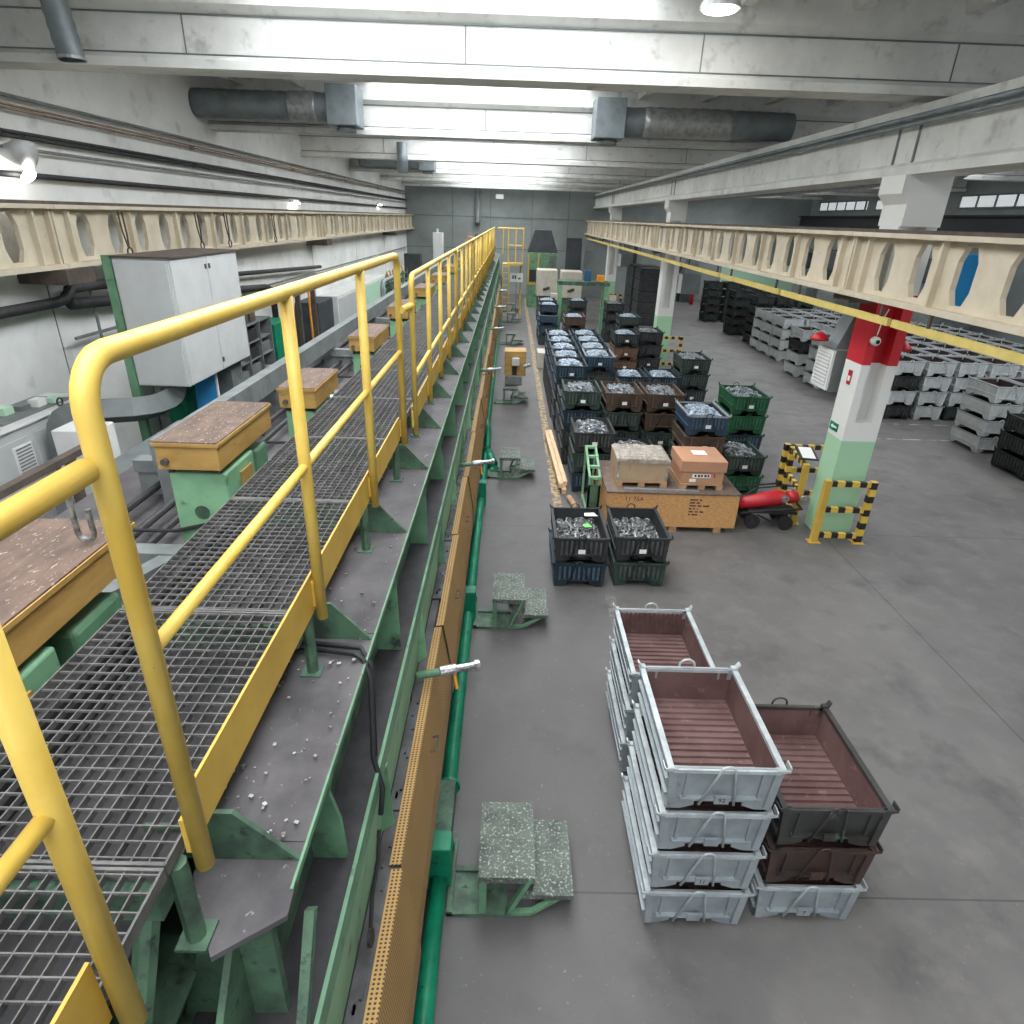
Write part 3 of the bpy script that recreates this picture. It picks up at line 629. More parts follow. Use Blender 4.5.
# left half of the machine: sunken deck, cross beams, drives with wooden lids
t = thing('drive_bed', 'sunken dark drive bed with grey cross beams left of the grating walkway', 'machine', (0, 0, 0))
MB().box(-3.3, -1.42, -1, Y1, 2.2, 2.3).build('bed_plate', 'deck', t)
MB().box(-3.3, -1.5, -1, Y1, 0, 2.2).build('bed_body', 'greend', t)
CR = [3.15, 4.6, 6.8, 9.2, 12.3, 15.2, 18.2, 21.3, 24.6, 28.2]
for yy in CR:
    MB().box(-2.9, -1.51, yy, yy + .12, 2.5, 2.6).box(-2.9, -1.51, yy + .04, yy + .08, 2.3, 2.5).build('cross_beam', 'gbeam', t)
    MB().bar((-1.9, yy + .02, 2.56), (-2.08, yy - .45, 2.56), .1, .06).build('diagonal_beam', 'gbeam', t)
MB().box(-1.5, -1.47, -1, Y1, 2.3, 2.9).build('side_plate', 'greend', t)
m = MB()
for x in (-2.28, -2.44, -2.7): m.tube([(x, 2.7, 2.42), (x, Y1, 2.42)], .026, 8)
m.build('rods', 'dark', t)
o = MB().box(-2.62, -2.5, 4.4, 35, 2.64, 2.84).build('steel_channel', 'gbeam'); tag(o, 'long grey channel beam running beyond the wooden covers to the far end', 'beam')
m = MB()
for k in range(9): yy = 4.4 + 3.5 * k; MB().box(-2.6, -2.52, yy, yy + .08, 2.303, 2.64).build('post', 'gbeam', o)
o = MB().bar((-3.38, 1.5, 2.62), (-3.38, 4.9, 2.62), .07, .05).bar((-3.38, 4.6, 0), (-3.38, 4.6, 2.6), .06, .06).bar((-3.38, 2.2, 0), (-3.38, 2.2, 2.6), .08, .08).build('dark_edge_beam', 'rusty'); tag(o, 'dark edge beam in front of the low grey switch cabinets', 'beam')
# drives
def drive(y, x0, x1, L_, zt, label, hook=True):
    t = thing('drive_unit', label, 'drive', (0, y, 0), group='green drive units')
    zb = 2.31; x1 = min(x1, -1.53)
    MB().box(x0 + .02, x1, .05, .1 + L_ * .45, zb, zt - .2).box(x0 - .01, x1 + .0, .045, .11 + L_ * .45, zb, zb + .08).build('gear_housing', 'lgreen', t, bevel=.012)
    MB().box(x0 + .08, x1 - .02, .1 + L_ * .55, .1 + L_ * .8, zb, zt - .24).build('bearing_block', 'green', t, bevel=.02)
    m = MB()
    pts = [(x0 + .5 * (x1 - x0), .1 + L_ * .8 + .03 * i, zb + .2) for i in range(8)]
    m.tube(pts, [.13 if i % 2 else .155 for i in range(8)], 16); m.build('motor_fins', 'greend', t)
    MB().tube([(x1 + .002, .2, zt - .42), (x1 + .02, .2, zt - .42)], .04, 12).tube([((x0 + x1) / 2, .085, 2.75), ((x0 + x1) / 2, .045, 2.75)], .045, 10).build('shaft_cap', 'greend', t)
    MB().box(x1 + .002, x1 + .012, .24, .24 + L_ * .2, 2.45, zt - .26).build('cover_board', 'ochre', t)
    MB().tube([(x1 - .05, L_ * .75, zb + .45), (x1 + .0, L_ * .85, zb + .42), (x1 - .0, L_ * .95, zb + .2), (x1 - .08, L_ * 1.05, zb + .05)], .014, 6).tube([(x0 - .4, .02, 2.63), (x0, .03, 2.63), (x0 + .2, .035, 2.68), (x1, .04, 2.66)], .012, 6).build('hoses', 'blackp', t)
    for xx in (x0 + .04, x1 - .04):
        for yy in (.06, L_ - .08): MB().box(xx - .012, xx + .012, yy - .012, yy + .012, zt - .2, zt - .16).build('cover_leg', 'rusty', t)
    m = MB(); x1b = x1 + .0; m = m.box(x0, x1b, 0, .022, -.16, -.02).box(x0, x1b, L_ - .022, L_, -.16, -.02).box(x0, x0 + .022, .022, L_ - .022, -.16, -.02).box(x1b - .022, x1b, .022, L_ - .022, -.16, -.02).build('wooden_cover', 'ochre', t)
    t2 = m; t2.location = (0, 0, zt)
    MB().box(x0 - .012, x1b + .012, -.012, L_ + .012, -.02, .0).build('lid_rim', 'ochre', t2)
    MB().box(x0 - .006, x1b + .006, -.006, L_ + .006, .0, .008).build('top_board', 'plank', t2)
    MB().tube([(x0 + .05, -.03, -.11), (x0 + .05, .0, -.11)], .02, 10).build('bolt', 'rusty', t2)
    return t2
t2 = drive(1.15, -2.1, -1.55, 1.2, 3.2, 'large green drive unit with wooden cover nearest the viewer at the left edge')
MB().tube([(-1.62, .99, .3), (-1.62, .99, .06)] + [(-1.62 + .03 - .03 * math.cos(a), .99, .06 - .03 * math.sin(a)) for a in [PI * i / 6 for i in range(7)]] + [(-1.56, .99, .16)], .011, 8).build('chain_hook', 'chrome', t2)
drive(3.35, -1.97, -1.62, .84, 3.2, 'green drive unit under an ochre wooden cover, second from the viewer')
drive(5.0, -1.84, -1.55, .72, 3.1, 'green drive unit under an ochre wooden cover, third from the viewer')
drive(7.4, -1.84, -1.55, .95, 3.1, 'green drive unit under an ochre wooden cover, fourth from the viewer')
for i, y in enumerate((10.0, 12.9, 15.8, 18.9, 22, 25.4, 29)):
    drive(y, -1.86, -1.55, .95, 3.1, 'green drive unit under an ochre wooden cover, %s from the viewer' % ORD[4 + i])
o = MB()
for i in range(26): a = R.uniform(0, 6.3); x, y = R.uniform(-1.85, -1.6), R.uniform(6.1, 6.6); o.bar((x, y, 2.62 + R.uniform(0, .05)), (x + .06 * math.cos(a), y + .06 * math.sin(a), 2.63 + R.uniform(0, .05)), .03, .02)
o = o.build('scrap_pieces', 'chrome'); tag(o, 'loose bright metal scraps lying between the third and fourth wooden covers', 'scrap', kind='stuff')
o = MB().box(-1.92, -1.54, 6.0, 6.7, 2.302, 2.61).build('scrap_tray', 'greend', D.objects['drive_bed'])
# loose chips on deck and steps
o = MB()
for i in range(260):
    y = 1.3 + 12 * R.random() ** 2; x = R.uniform(-.95, -.6); s = R.uniform(.004, .017); a = R.uniform(0, 3)
    o.bar((x, y, 2.69), (x + s * math.cos(a), y + s * math.sin(a), 2.69), s * .8, .006)
o = o.build('metal_chips', 'chrome'); tag(o, 'scattered pale metal chips on the dusty machine deck', 'chips', kind='stuff')
# ------------------------------------------------------------------ steel stacking bins
BW, BL, BH = .70, .95, .375
def bin_meshes(key, out, inner, rim, ribs_front, ribs_side, hi=False):
    m = MB(); hw, hl = BW / 2, BL / 2; b = .03             # taper at the base
    z0, z1 = .07, .355; t = .012
    def wall(p, q, n):                                     # p,q bottom corners; n outward
        pass
    # outer shell (0) and inner lining (1)
    O0 = [(-hw + b, -hl + b), (hw - b, -hl + b), (hw - b, hl - b), (-hw + b, hl - b)]; O1 = [(-hw + .012, -hl + .012), (hw - .012, -hl + .012), (hw - .012, hl - .012), (-hw + .012, hl - .012)]
    ins = lambda P, d: [(x - math.copysign(d, x), y - math.copysign(d, y)) for x, y in P]
    I0, I1 = ins(O0, t), ins(O1, t)
    vs = [(x, y, z0) for x, y in O0] + [(x, y, z1) for x, y in O1] + [(x, y, z1) for x, y in I1] + [(x, y, z0 + .02) for x, y in I0]
    m.add(vs[:12], [(i, (i + 1) % 4, 4 + (i + 1) % 4, 4 + i) for i in range(4)] + [(4 + i, 4 + (i + 1) % 4, 8 + (i + 1) % 4, 8 + i) for i in range(4)] + [(3, 2, 1, 0)])
    m.cur = 1
    m.add(vs[8:16], [(i, 4 + i, 4 + (i + 1) % 4, (i + 1) % 4) for i in range(4)] + [(4, 5, 6, 7)])
    n = 15 if hi else 9
    for i in range(n):
        y = -hl + .07 + (BL - .14) * i / (n - 1); m.prism([(y - .018, z0 + .02), (y + .018, z0 + .02), (y + .012, z0 + .034), (y - .012, z0 + .034)], 'x', -hw + .05, hw - .05)
    if ribs_front and hi:                                  # the inside shows the pressed ribs at the far wall
        for i in range(13): x = -hw + .09 + (BW - .18) * i / 12; m.box(x - .009, x + .009, hl - .052, hl - .03, z0 + .05, z1 - .03)
    m.cur = 0
    # skids and feet
    for sx in (-1, 1):
        for sy in (-1, 1): m.prism([(sy * (hl - .03), 0), (sy * (hl - .13), 0), (sy * (hl - .21), z0), (sy * (hl - .03), z0)], 'x', sx * (hw - .03), sx * (hw - .09))
    for sy in (-1, 1):
        for sx in (-1, 1): m.prism([(sx * (hw - .03), 0), (sx * (hw - .12), 0), (sx * (hw - .2), .03), (sx * (hw - .2), z0), (sx * (hw - .03), z0)], 'y', sy * (hl - .028), sy * (hl - .05))
    ribm = 3
    # side ledges and ribs
    for sx in (-1, 1):
        xo = lambda z: hw - b + (b - .012) * (z - z0) / (z1 - z0)
        for z in ((.12, .24) if hi else (.16,)): m.prism([(sx * (xo(z) - .002), z - .03), (sx * (xo(z) + .022), z), (sx * (xo(z) + .022), z + .008), (sx * (xo(z) - .002), z + .012)], 'y', -hl + .03, hl - .03)
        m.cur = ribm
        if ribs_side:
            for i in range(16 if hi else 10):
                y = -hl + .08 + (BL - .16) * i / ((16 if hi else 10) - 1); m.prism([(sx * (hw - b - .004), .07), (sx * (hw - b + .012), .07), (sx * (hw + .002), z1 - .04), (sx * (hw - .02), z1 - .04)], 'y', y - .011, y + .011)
    m.cur = 0
    for sy in (-1, 1):
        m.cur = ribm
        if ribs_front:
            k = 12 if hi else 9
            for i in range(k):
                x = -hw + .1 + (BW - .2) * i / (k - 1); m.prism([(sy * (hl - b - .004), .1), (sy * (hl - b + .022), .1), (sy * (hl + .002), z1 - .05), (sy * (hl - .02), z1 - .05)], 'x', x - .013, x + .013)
        else:
            for sx in (-1, 1): m.box(sx * (hw - .13), sx * (hw - .115), sy * (hl - .03), sy * (hl - .005), .09, z1 - .03)
        m.cur = 0
        m.box(-hw + .1, hw - .1, sy * (hl - .035), sy * (hl + .004), .1, .115)
        for sx in (-1, 1): m.prism([(sx * (hw - .03), .03), (sx * (hw - .075), .03), (sx * (hw - .055), z1), (sx * (hw - .004), z1)], 'y', sy * (hl - .03), sy * (hl - .004))
    # rim (2)
    m.cur = 2
    for sx in (-1, 1): m.box(sx * (hw - .034), sx * (hw + .004), -hl + .0, hl - .0, z1 - .022, z1 + .004)
    for sy in (-1, 1): m.box(-hw + .03, hw - .03, sy * (hl - .03), sy * (hl + .002), z1 - .03, z1 - .004)
    # stacking horns at the corners
    for sx in (-1, 1):
        for sy in (-1, 1):
            x, y = sx * (hw - .008), sy * (hl - .01)
            if sy > 0:
                m.prism([(x - sx * .03, z1), (x + sx * .01, z1), (x + sx * .03, z1 + .05), (x + sx * .02, z1 + .052), (x + sx * .0, z1 + .018), (x - sx * .03, z1 + .015)], 'y', y - .028, y + .012)
            else:
                m.box(x - sx * .04, x + sx * .035, y - .014, y - .006, z1 - .012, z1 + .004); m.box(x + sx * .027, x + sx * .035, y - .014, y + .05, z1 - .012, z1 + .03 * (1 if sx > 0 else .3))
    body = m.mesh('bin_' + key, [out, inner, rim, {'bblack': 'dusty', 'bgreen': 'dusty', 'bbright': 'rib_green', 'bblue': 'rib_blue', 'bnavy': 'rib_blue', 'bbrown': 'rib_brown', 'bwood': 'rib_brown'}.get(out, out)])
    lp = MB(); r = .0085; y = -hl - .014
    pts = [(-.14, y + .0, .085), (-.045, y, .35)] + [(-.045 * math.cos(a), y, .352 + .04 * math.sin(a)) for a in [PI * i / 8 for i in range(1, 8)]] + [(.045, y, .35), (.075 if hi else .14, y, .085)]
    lp.tube(pts, r, 8 if hi else 5)
    loop = lp.mesh('loop_' + key, rim if out == 'galv' else out, True)
    lb = MB(); pts = [(-.055, hl + .014, .30)] + [(-.055 * math.cos(a), hl + .014, .355 + .05 * math.sin(a)) for a in [PI * i / 8 for i in range(0, 9)]] + [(.055, hl + .014, .30)]
    lb.tube(pts, r, 8 if hi else 5); loopb = lb.mesh('loopb_' + key, rim if out == 'galv' else out, True)
    pl = MB().box(-.045, .045, -hl - .012, -hl + .004, .085, .145).mesh('plate_' + key, 'galv' if out == 'galv' else out)
    return body, loop, loopb, pl
KINDS = {}; PLATE = [None]
def kind(key):
    if key in KINDS: return KINDS[key]
    spec = dict(
     galvhi=('galv', 'rust', 'galvl', False, False, True), galvrib=('galv', 'rust', 'galvl', True, True, True),
     galv=('galvw', 'bdrust', 'galvl', True, False, False), worn=('bworn', 'rust', 'bworn', False, False, True), dkrust=('bdrust', 'rust', 'bdrust', False, False, True),
     black=('bblack', 'bblack', 'bblack', True, True, False), green=('bgreen', 'bgreen', 'bgreen', True, True, False), bright=('bbright', 'bgreen', 'bbright', True, False, False),
     blue=('bblue', 'bblack', 'galv', True, False, False), navy=('bnavy', 'bblack', 'bnavy', True, True, False), brown=('bbrown', 'bbrown', 'bbrown', False, False, False), wood=('bwood', 'bbrown', 'bbrown', False, False, False))[key]
    KINDS[key] = bin_meshes(key, *spec); return KINDS[key]
CNAME = dict(galvhi='grey bin', galvrib='grey ribbed bin', galv='grey bin', worn='worn dark bin', dkrust='rusty brown bin', black='black bin', green='dark green bin',
    bright='bright green bin', blue='blue bin', navy='dark blue bin', brown='dark brown bin', wood='brown boarded bin')
def put_bin(key, x, y, z, label, group, near=True, rz=0, front=True):
    body, loop, loopb, pl = kind(key)
    t = thing('steel_bin', label, 'bin', (x, y + BL / 2, z), rz, group)
    def ch(nm, me):
        o = D.objects.new(nm, me); COL.objects.link(o); o.parent = t; return o
    ch('body', body)
    if front: ch('lifting_loop', loop)
    if near: ch('lifting_loop', loopb); PLATE[0] = ch('number_plate', pl)
    return t
LEV = {1: ['bottom'], 2: ['lower', 'upper'], 3: ['bottom', 'middle', 'top'], 4: ['bottom', 'second lowest', 'third up', 'top'], 5: ['bottom', 'second lowest', 'middle', 'fourth up', 'top']}
HID = MB()                                                # bins buried inside the blocks, nothing of them in view
def bury(key, x, y, z):
    HID.cur = 0 if key == 'galv' else 1
    HID.box(x - BW / 2, x + BW / 2, y, y + BL, z + .005, z + .36)
# heaps of forged parts
def heap_mesh(seed, n, mt, rings=False):
    r = random.Random(seed); m = MB()
    gx, gy = 7, 9; W_, L_ = BW / 2 - .04, BL / 2 - .04
    hgt = lambda u, v: .06 * (1 - u * u) * (1 - v * v)
    vs = [(W_ * (2 * i / gx - 1), L_ * (2 * j / gy - 1), hgt(2 * i / gx - 1, 2 * j / gy - 1) - .035) for j in range(gy + 1) for i in range(gx + 1)]
    m.cur = 1; m.add(vs, [(j * (gx + 1) + i, j * (gx + 1) + i + 1, (j + 1) * (gx + 1) + i + 1, (j + 1) * (gx + 1) + i) for j in range(gy) for i in range(gx)])
    m.cur = 0
    for k in range(n):
        u, v = r.uniform(-1, 1), r.uniform(-1, 1); c = Vector((u * (W_ - (.065 if rings else .082)), v * (L_ - (.065 if rings else .082)), hgt(u, v) + r.uniform(-.025, .02)))
        d = Vector((r.uniform(-1, 1), r.uniform(-1, 1), r.uniform(-.5, .5))).normalized()
        if rings:
            R0, r0 = r.uniform(.034, .046), .011; a = d.cross(Vector((0, 0, 1))).normalized(); nrm = (Vector((0, 0, 1)) + d * .9).normalized(); a = nrm.cross(d).normalized(); b = nrm.cross(a)
            m.tube([c + (a * math.cos(q) + b * math.sin(q)) * R0 for q in [2 * PI * i / 10 for i in range(11)]], r0, 5, cap=False)
        else:
            h = r.uniform(.03, .05); m.tube([c - d * h, c - d * h * .2, c, c + d * h], [.016, .017, .034, .028], 6)
    return m.mesh('heap', [mt, 'bblack'])
HEAP = [heap_mesh(i, 150, 'part') for i in range(2)]; HEAPB = [heap_mesh(10 + i, 150, 'partb') for i in range(2)]; RING = [heap_mesh(20 + i, 210, 'ring', True) for i in range(2)]
def load(x, y, z, label, kind_='part'):
    me = R.choice({'part': HEAP, 'blue': HEAPB, 'ring': RING}[kind_])
    o = D.objects.new('forged_rings' if kind_ == 'ring' else 'forged_parts', me); COL.objects.link(o); o.location = (x, y + BL / 2, z)
    tag(o, label, 'forged parts', 'loads of forged parts', 'stuff'); return o

# the near grey stacks in the aisle
G = 'empty grey bins in the foreground stacks'
for lv in range(4):
    t = put_bin('galvhi', 1.37, 2.72, lv * BH, '%s grey bin of the tall front left foreground stack' % LEV[4][lv], G)
    if lv in (1, 3): text({3: '92', 1: '11'}[lv], .045, 'blackp', PLATE[0], (-.0, -BL / 2 - .0125, .115), (PI / 2, 0, 0), 'plate_number')
    if lv == 2: text('91', .03, 'blackp', t, (.2, -BL / 2 + .005, .32), (PI / 2, 0, 0), 'stencil_number')
for lv in range(3):
    put_bin('galvrib', 1.42, 4.03, lv * BH, '%s grey ribbed bin of the stack behind the tall foreground stack' % LEV[3][lv], G)
for lv, k in enumerate(('galvhi', 'dkrust', 'worn')):
    t = put_bin(k, 2.15, 2.77, lv * BH, ('grey bin at the bottom of the right foreground stack', 'dark rusty brown bin in the middle of the right foreground stack', 'worn dark bin with rusty inside topping the right foreground stack')[lv], G)
    if lv == 0: text('7', .045, 'blackp', PLATE[0], (0, -BL / 2 - .0125, .115), (PI / 2, 0, 0), 'plate_number')

# the loaded dark bins
STACKS = [ # name of the stack, x centre, y front, levels from the bottom, load
 ('front left stack beside the timbers', 1.01, 7.10, ('navy', 'black'), 'ring'),
 ('front right stack before the chipboard crate', 1.81, 7.16, ('green', 'black'), 'ring'),
 ('stack left of the green rack behind the timbers', 1.53, 10.30, ('navy', 'green', 'black'), 'part'),
 ('low stack hidden behind the film wrapped box', 2.33, 10.3, ('green', 'black'), 'part'),
 ('stack at the left of the middle row', 1.44, 11.66, ('black', 'black', 'navy', 'green'), 'part'),
 ('brown fronted stack in the middle row', 2.215, 11.6, ('green', 'black', 'green', 'brown'), 'part'),
 ('third stack of the middle row', 2.99, 11.6, ('green', 'green', 'brown', 'brown'), 'part'),
 ('blue topped stack behind the cardboard boxes', 3.41, 10.25, ('black', 'green', 'brown', 'blue'), 'blue'),
 ('bright green topped stack near the aisle', 4.62, 11.62, ('green', 'navy', 'bright', 'bright'), 'part'),
 ('low stack beside the red hand cart', 4.22, 10.38, ('bright', 'green'), 'part'),
 ('stack by the aisle before the second column', 4.5, 15.08, ('black', 'black', 'green', 'green'), 'part'),
 ('left stack of the low pair in the centre', 2.94, 14.7, ('black', 'black', 'navy'), 'blue'),
 ('right stack of the low pair in the centre', 3.73, 14.75, ('black', 'black', 'navy'), 'blue'),
 ('lower dark stack behind the middle row', 1.44, 12.72, ('black', 'black', 'black'), 'part'),
 ('lower dark stack right behind the brown fronted bin', 2.2, 13.6, ('black', 'brown', 'black'), None),
 ('brown boarded stack in front of the second column', 3.4, 18.4, ('black', 'wood', 'wood', 'black'), 'blue'),
 ('dark stack right of the brown boarded stack', 4.2, 18.9, ('black', 'black', 'black', 'black'), 'part'),
 ('far dark stack beside the second column', 4.1, 22.0, ('black', 'black', 'green', 'green'), 'blue'),
 ('far blue stack at the lane edge', 1.5, 24.6, ('black', 'navy', 'blue', 'navy'), 'blue'),
 ('far dark stack below the green bench', 2.2, 21.6, ('black', 'black', 'black', 'brown'), 'blue'),
 ('far dark stack right of the green bench', 4.15, 25.6, ('black', 'black', 'black', 'black'), 'part'),
 ('far dark stack beyond the green bench', 2.75, 26.2, ('black', 'black', 'black', 'black'), 'blue'),
 ('farthest dark stack along the lane', 1.5, 26.0, ('black', 'navy', 'black', 'black'), 'blue'),
]
for i in range(5): STACKS.append(('%s stack of the left file of pale loads' % ORD[i], 1.42, 13.9 + 1.01 * i, ('black', 'black', 'navy', 'navy'), 'blue'))
for i in range(4): STACKS.append(('%s stack of the right file of pale loads' % ORD[i], 2.2, 15.1 + 1.01 * i, ('black', 'black', 'black', 'blue' if i == 0 else 'navy'), 'blue'))
for nm, x, y, lv, ld in STACKS:
    for i, k in enumerate(lv):
        jx, jy = R.uniform(-.004, .004), R.uniform(-.006, .006)
        z = i * BH
        if ('file' in nm and 'first' not in nm and i < (2 if 'left' in nm else 3)) or (y > 20 and i == 0): bury(k, x, y, z); continue
        t = put_bin(k, x + jx, y + jy, z, '%s, %s, %s' % (CNAME[k], LEV[len(lv)][i], nm), 'loaded dark bins on the shop floor', near=y < 12 and i == len(lv) - 1, front=y < 20)
        if R.random() < .6 and y < 22 and i > 0:
            MB().box(-.04, .05, -BL / 2 - .02, -BL / 2 - .016, .14, .2).build('paper_label', 'paper', t)
    zt = (len(lv) - 1) * BH
    if ld: load(x + jx, y + jy, zt + (.2 if ld == 'ring' else .30), 'forged %s heaped in the %s' % ('rings' if ld == 'ring' else 'parts', nm), ld)
for (x, y, ang, nm, mt_, w_) in ((1.12, 7.55, .5, 'lime green paper tag lying on the rings of the front left bin', 'lime', .06), (1.2, 7.9, .3, 'white paper slip lying on the rings of the front left bin', 'paper', .1)):
    o = MB().prism([(-w_, -.04), (w_, -.05), (w_ * .8, .05), (-w_ * .7, .04)], 'z', 0, .003).build('paper_slip', mt_); o.location = (x, y, BH + .32); o.rotation_euler = (.1, .1, ang); tag(o, nm, 'paper')

# grey bins stored in the right bay
def store(x, y, keys, base, near=False, hide=False):
    for i, k in enumerate(keys):
        if hide and i < len(keys) - 1: bury(k, x, y, i * BH); continue
        put_bin(k, x + R.uniform(-.004, .004), y + R.uniform(-.006, .006), i * BH, '%s, %s, %s' % (CNAME[k], LEV[len(keys)][i], base), 'bins stored in the right bay', near=near)
store(10.7, 13.12, ('galv',) * 4, 'separate near stack in the right bay', True)
store(11.5, 13.2, ('galv',) * 4, 'stack right of the separate near stack')
store(10.55, 11.5, ('black',) * 3, 'black stack at the right picture edge', True)
store(11.35, 11.5, ('black',) * 3, 'black stack beyond the right picture edge')
for r_ in range(7):
    for c in range(7):
        x, y = 10.0 + .79 * c, 15.66 + 1.0 * r_
        if r_ >= 3 and c == 0: continue
        keys = ['galv'] * 4
        if r_ == 0: keys = {0: ['black', 'galv', 'black', 'galv'], 2: ['green', 'galv', 'galv', 'galv']}.get(c, keys)
        store(x, y, keys, '%s stack, %s row of the right bay block' % (ORD[c], ORD[r_]), hide=r_ > 0 and c > 0)
store(9.6, 22.77 - 2.5, ('galv', 'galv', 'black', 'galv'), 'free standing stack left of the right bay block', True)
store(9.6, 18.7, ('galv',) * 4, 'stack beside the white louvered heater', True)
for r_ in range(3):
    for c in range(6): store(10.05 + .79 * c, 22.9 + 1.0 * r_, ['galv'] * 4, '%s stack, %s row of the rear right bay block' % (ORD[c], ORD[r_]), hide=r_ > 0 and c > 0)
for i, (x, y, n) in enumerate(((10.2, 26.2, 5), (11.0, 26.2, 5), (11.8, 26.2, 5), (10.0, 28.3, 5), (10.8, 28.3, 5), (11.6, 28.3, 5), (10.0, 32.3, 5), (10.9, 32.3, 5), (11.8, 32.3, 5))):
    store(x, y, [('green' if (i + q) % 3 == 0 else 'black') for q in range(n)], '%s dark far stack of the right bay' % ORD[i], hide=i % 3 == 2)
o = HID.build('stored_bins', ['galvw', 'bblack']); tag(o, 'bins buried inside the stored blocks of grey and dark bins', 'bins', kind='stuff')
# ------------------------------------------------------------------ things around the bins
t = thing('chipboard_crate', 'large low chipboard crate with stencilled marks carrying the boxes', 'crate', (0, 8.82, 0))
MB().box(1.58, 3.62, 0, 1.35, .09, .64).build('chipboard_sides', 'osb', t, bevel=.004)
MB().box(1.57, 3.63, -.01, 1.36, .64, .665).build('lid_board', 'osbtop', t)
for x in (1.75, 2.6, 3.3): MB().box(x, x + .12, .02, 1.3, 0, .09).build('skid', 'pallet', t)
text('11 75A', .1, 'blackp', t, (2.0, -.002, .55), (PI / 2, 0, 0), 'stencil_mark')
for i, ws in enumerate(((.12, .04), (.08, .05), (.1, .06, .1), (.04, .03, .02), (.07, .05, .06), (.03, .09))):   # stencilled lines too small to read
    m = MB(); x = 2.86
    for w_ in ws: m.box(x, x + w_, -.003, -.0005, .55 - .05 * i, .572 - .05 * i); x += w_ + .025
    m.build('stencilled_line', 'bdrust', t)
o = MB().bar((1.85, 8.93, .675), (3.0, 8.90, .675), .05, .02).build('metal_strip', 'galv'); tag(o, 'thin grey strip lying along the front edge of the chipboard crate', 'strip')
def pallet(x0, x1, y0, y1, z, label):
    t = thing('pallet', label, 'pallet', (x0, y0, z)); w_, l_ = x1 - x0, y1 - y0
    for i in range(3): MB().box(i * (w_ - .1) / 2, i * (w_ - .1) / 2 + .1, 0, l_, 0, .07).build('runner', 'pallet', t)
    MB().box(0, w_, 0, l_, .07, .09).build('deck', 'pallet', t)
pallet(1.73, 2.52, 9.02, 9.72, .666, 'wooden pallet under the film wrapped box on the chipboard crate')
pallet(2.72, 3.38, 8.98, 9.72, .666, 'wooden pallet under the lidded brown cardboard box')
t = thing('wrapped_box', 'dull cardboard box wrapped in crinkled film on the chipboard crate', 'box', (2.125, 9.04, .756))
MB().box(-.4, .4, 0, .66, 0, .37).build('carton', 'cardg', t, bevel=.006)
m = MB(); r = random.Random(3); nx, ny = 22, 16
vs = [(-.41 + .82 * i / nx, -.01 + .68 * j / ny, .375 + r.uniform(0, .025) - (.03 if i in (0, nx) or j in (0, ny) else 0)) for j in range(ny + 1) for i in range(nx + 1)]
m.add(vs, [(j * (nx + 1) + i, j * (nx + 1) + i + 1, (j + 1) * (nx + 1) + i + 1, (j + 1) * (nx + 1) + i) for j in range(ny) for i in range(nx)])
for k in range(24): x = -.41 + .82 * k / 23; m.quad((x - .02, -.012, .36), (x + .02, -.012, .36), (x + .015, -.016, .29 + r.uniform(-.03, .03)), (x - .015, -.014, .31 + r.uniform(-.03, .03)))
m.build('film', 'film', t)
for x in (-.2, .24): MB().box(x - .012, x + .012, -.006, .67, .0, .372).build('strap', 'pallet', t)
for sx in (-.39, .36): MB().box(sx, sx + .03, -.006, -.002, .02, .36).build('corner_tape', 'film', t)
t = thing('cardboard_box', 'brown cardboard box with lid and labels on the chipboard crate', 'box', (3.05, 9.0, .756))
MB().box(-.32, .32, 0, .68, 0, .26).build('carton', 'card', t, bevel=.005); MB().box(-.35, .35, -.02, .7, .2, .37).build('lid', 'card', t, bevel=.006)
MB().box(-.16, .12, -.004, -.001, .10, .16).box(-.2, -.1, -.004, -.001, .03, .08).build('side_label', 'paper', t); MB().box(-.1, .12, .3, .5, .37, .373).build('top_label', 'paper', t)
MB().box(.17, .19, -.004, -.001, .11, .16).build('red_mark', 'red', t); multi('printed_mark', 'blackp', t, [(-.13 + .05 * i, -.1 + .05 * i + .008 * (i % 2), -.006, -.003, .115, .15) for i in range(5)])
# green rack stood on end, timbers, wood blocks
t = thing('green_rack', 'pale green steel rack frame standing beside the chipboard crate', 'rack', (1.33, 9.2, 0))
m = MB()
for x in (0, .16):
    for y in (0, .75): MB().box(x, x + .035, y, y + .035, 0, .98 if y else .74).build('post', 'lgreen', t)
m = MB()
for y0, z0, y1, z1 in ((.02, .72, .77, .97), (.02, .1, .77, .1)):
    for x in (.017, .177): MB().bar((x, y0, z0), (x, y1, z1), .035, .04).build('side_rail', 'lgreen', t)
for q in (.02, .28, .53, .77): m.bar((0, q, .72 + .25 * (q - .02) / .75), (.2, q, .72 + .25 * (q - .02) / .75), .06, .04)
m.build('rungs', 'lgreen', t); MB().box(.0, .195, .0, .02, .05, .6).build('end_plate', 'greend', t)
def beam(p, q, w_, h_, label, mt='wood'):
    o = MB().bar(p, q, w_, h_).build('timber', mt); tag(o, label, 'timber', 'fresh timbers on the floor'); return o
MB_ = [((1.06, 10.2, .045), (.94, 13.3, .045), 'pale timber lying lowest at the lane edge beside the bins'), ((1.0, 10.25, .14), (.89, 13.3, .14), 'pale timber on the left of the upper pair at the lane edge'), ((1.08, 10.35, .14), (.97, 13.35, .14), 'pale timber on the right of the upper pair at the lane edge')]
for p, q, l in MB_: beam(p, q, .075, .085, l)
o = MB().tube([(1.2, 9.55, .05), (1.12, 9.95, .05)], .05, 10).build('round_block', 'pallet', smooth=True); tag(o, 'short round wood block at the near end of the timbers', 'block')
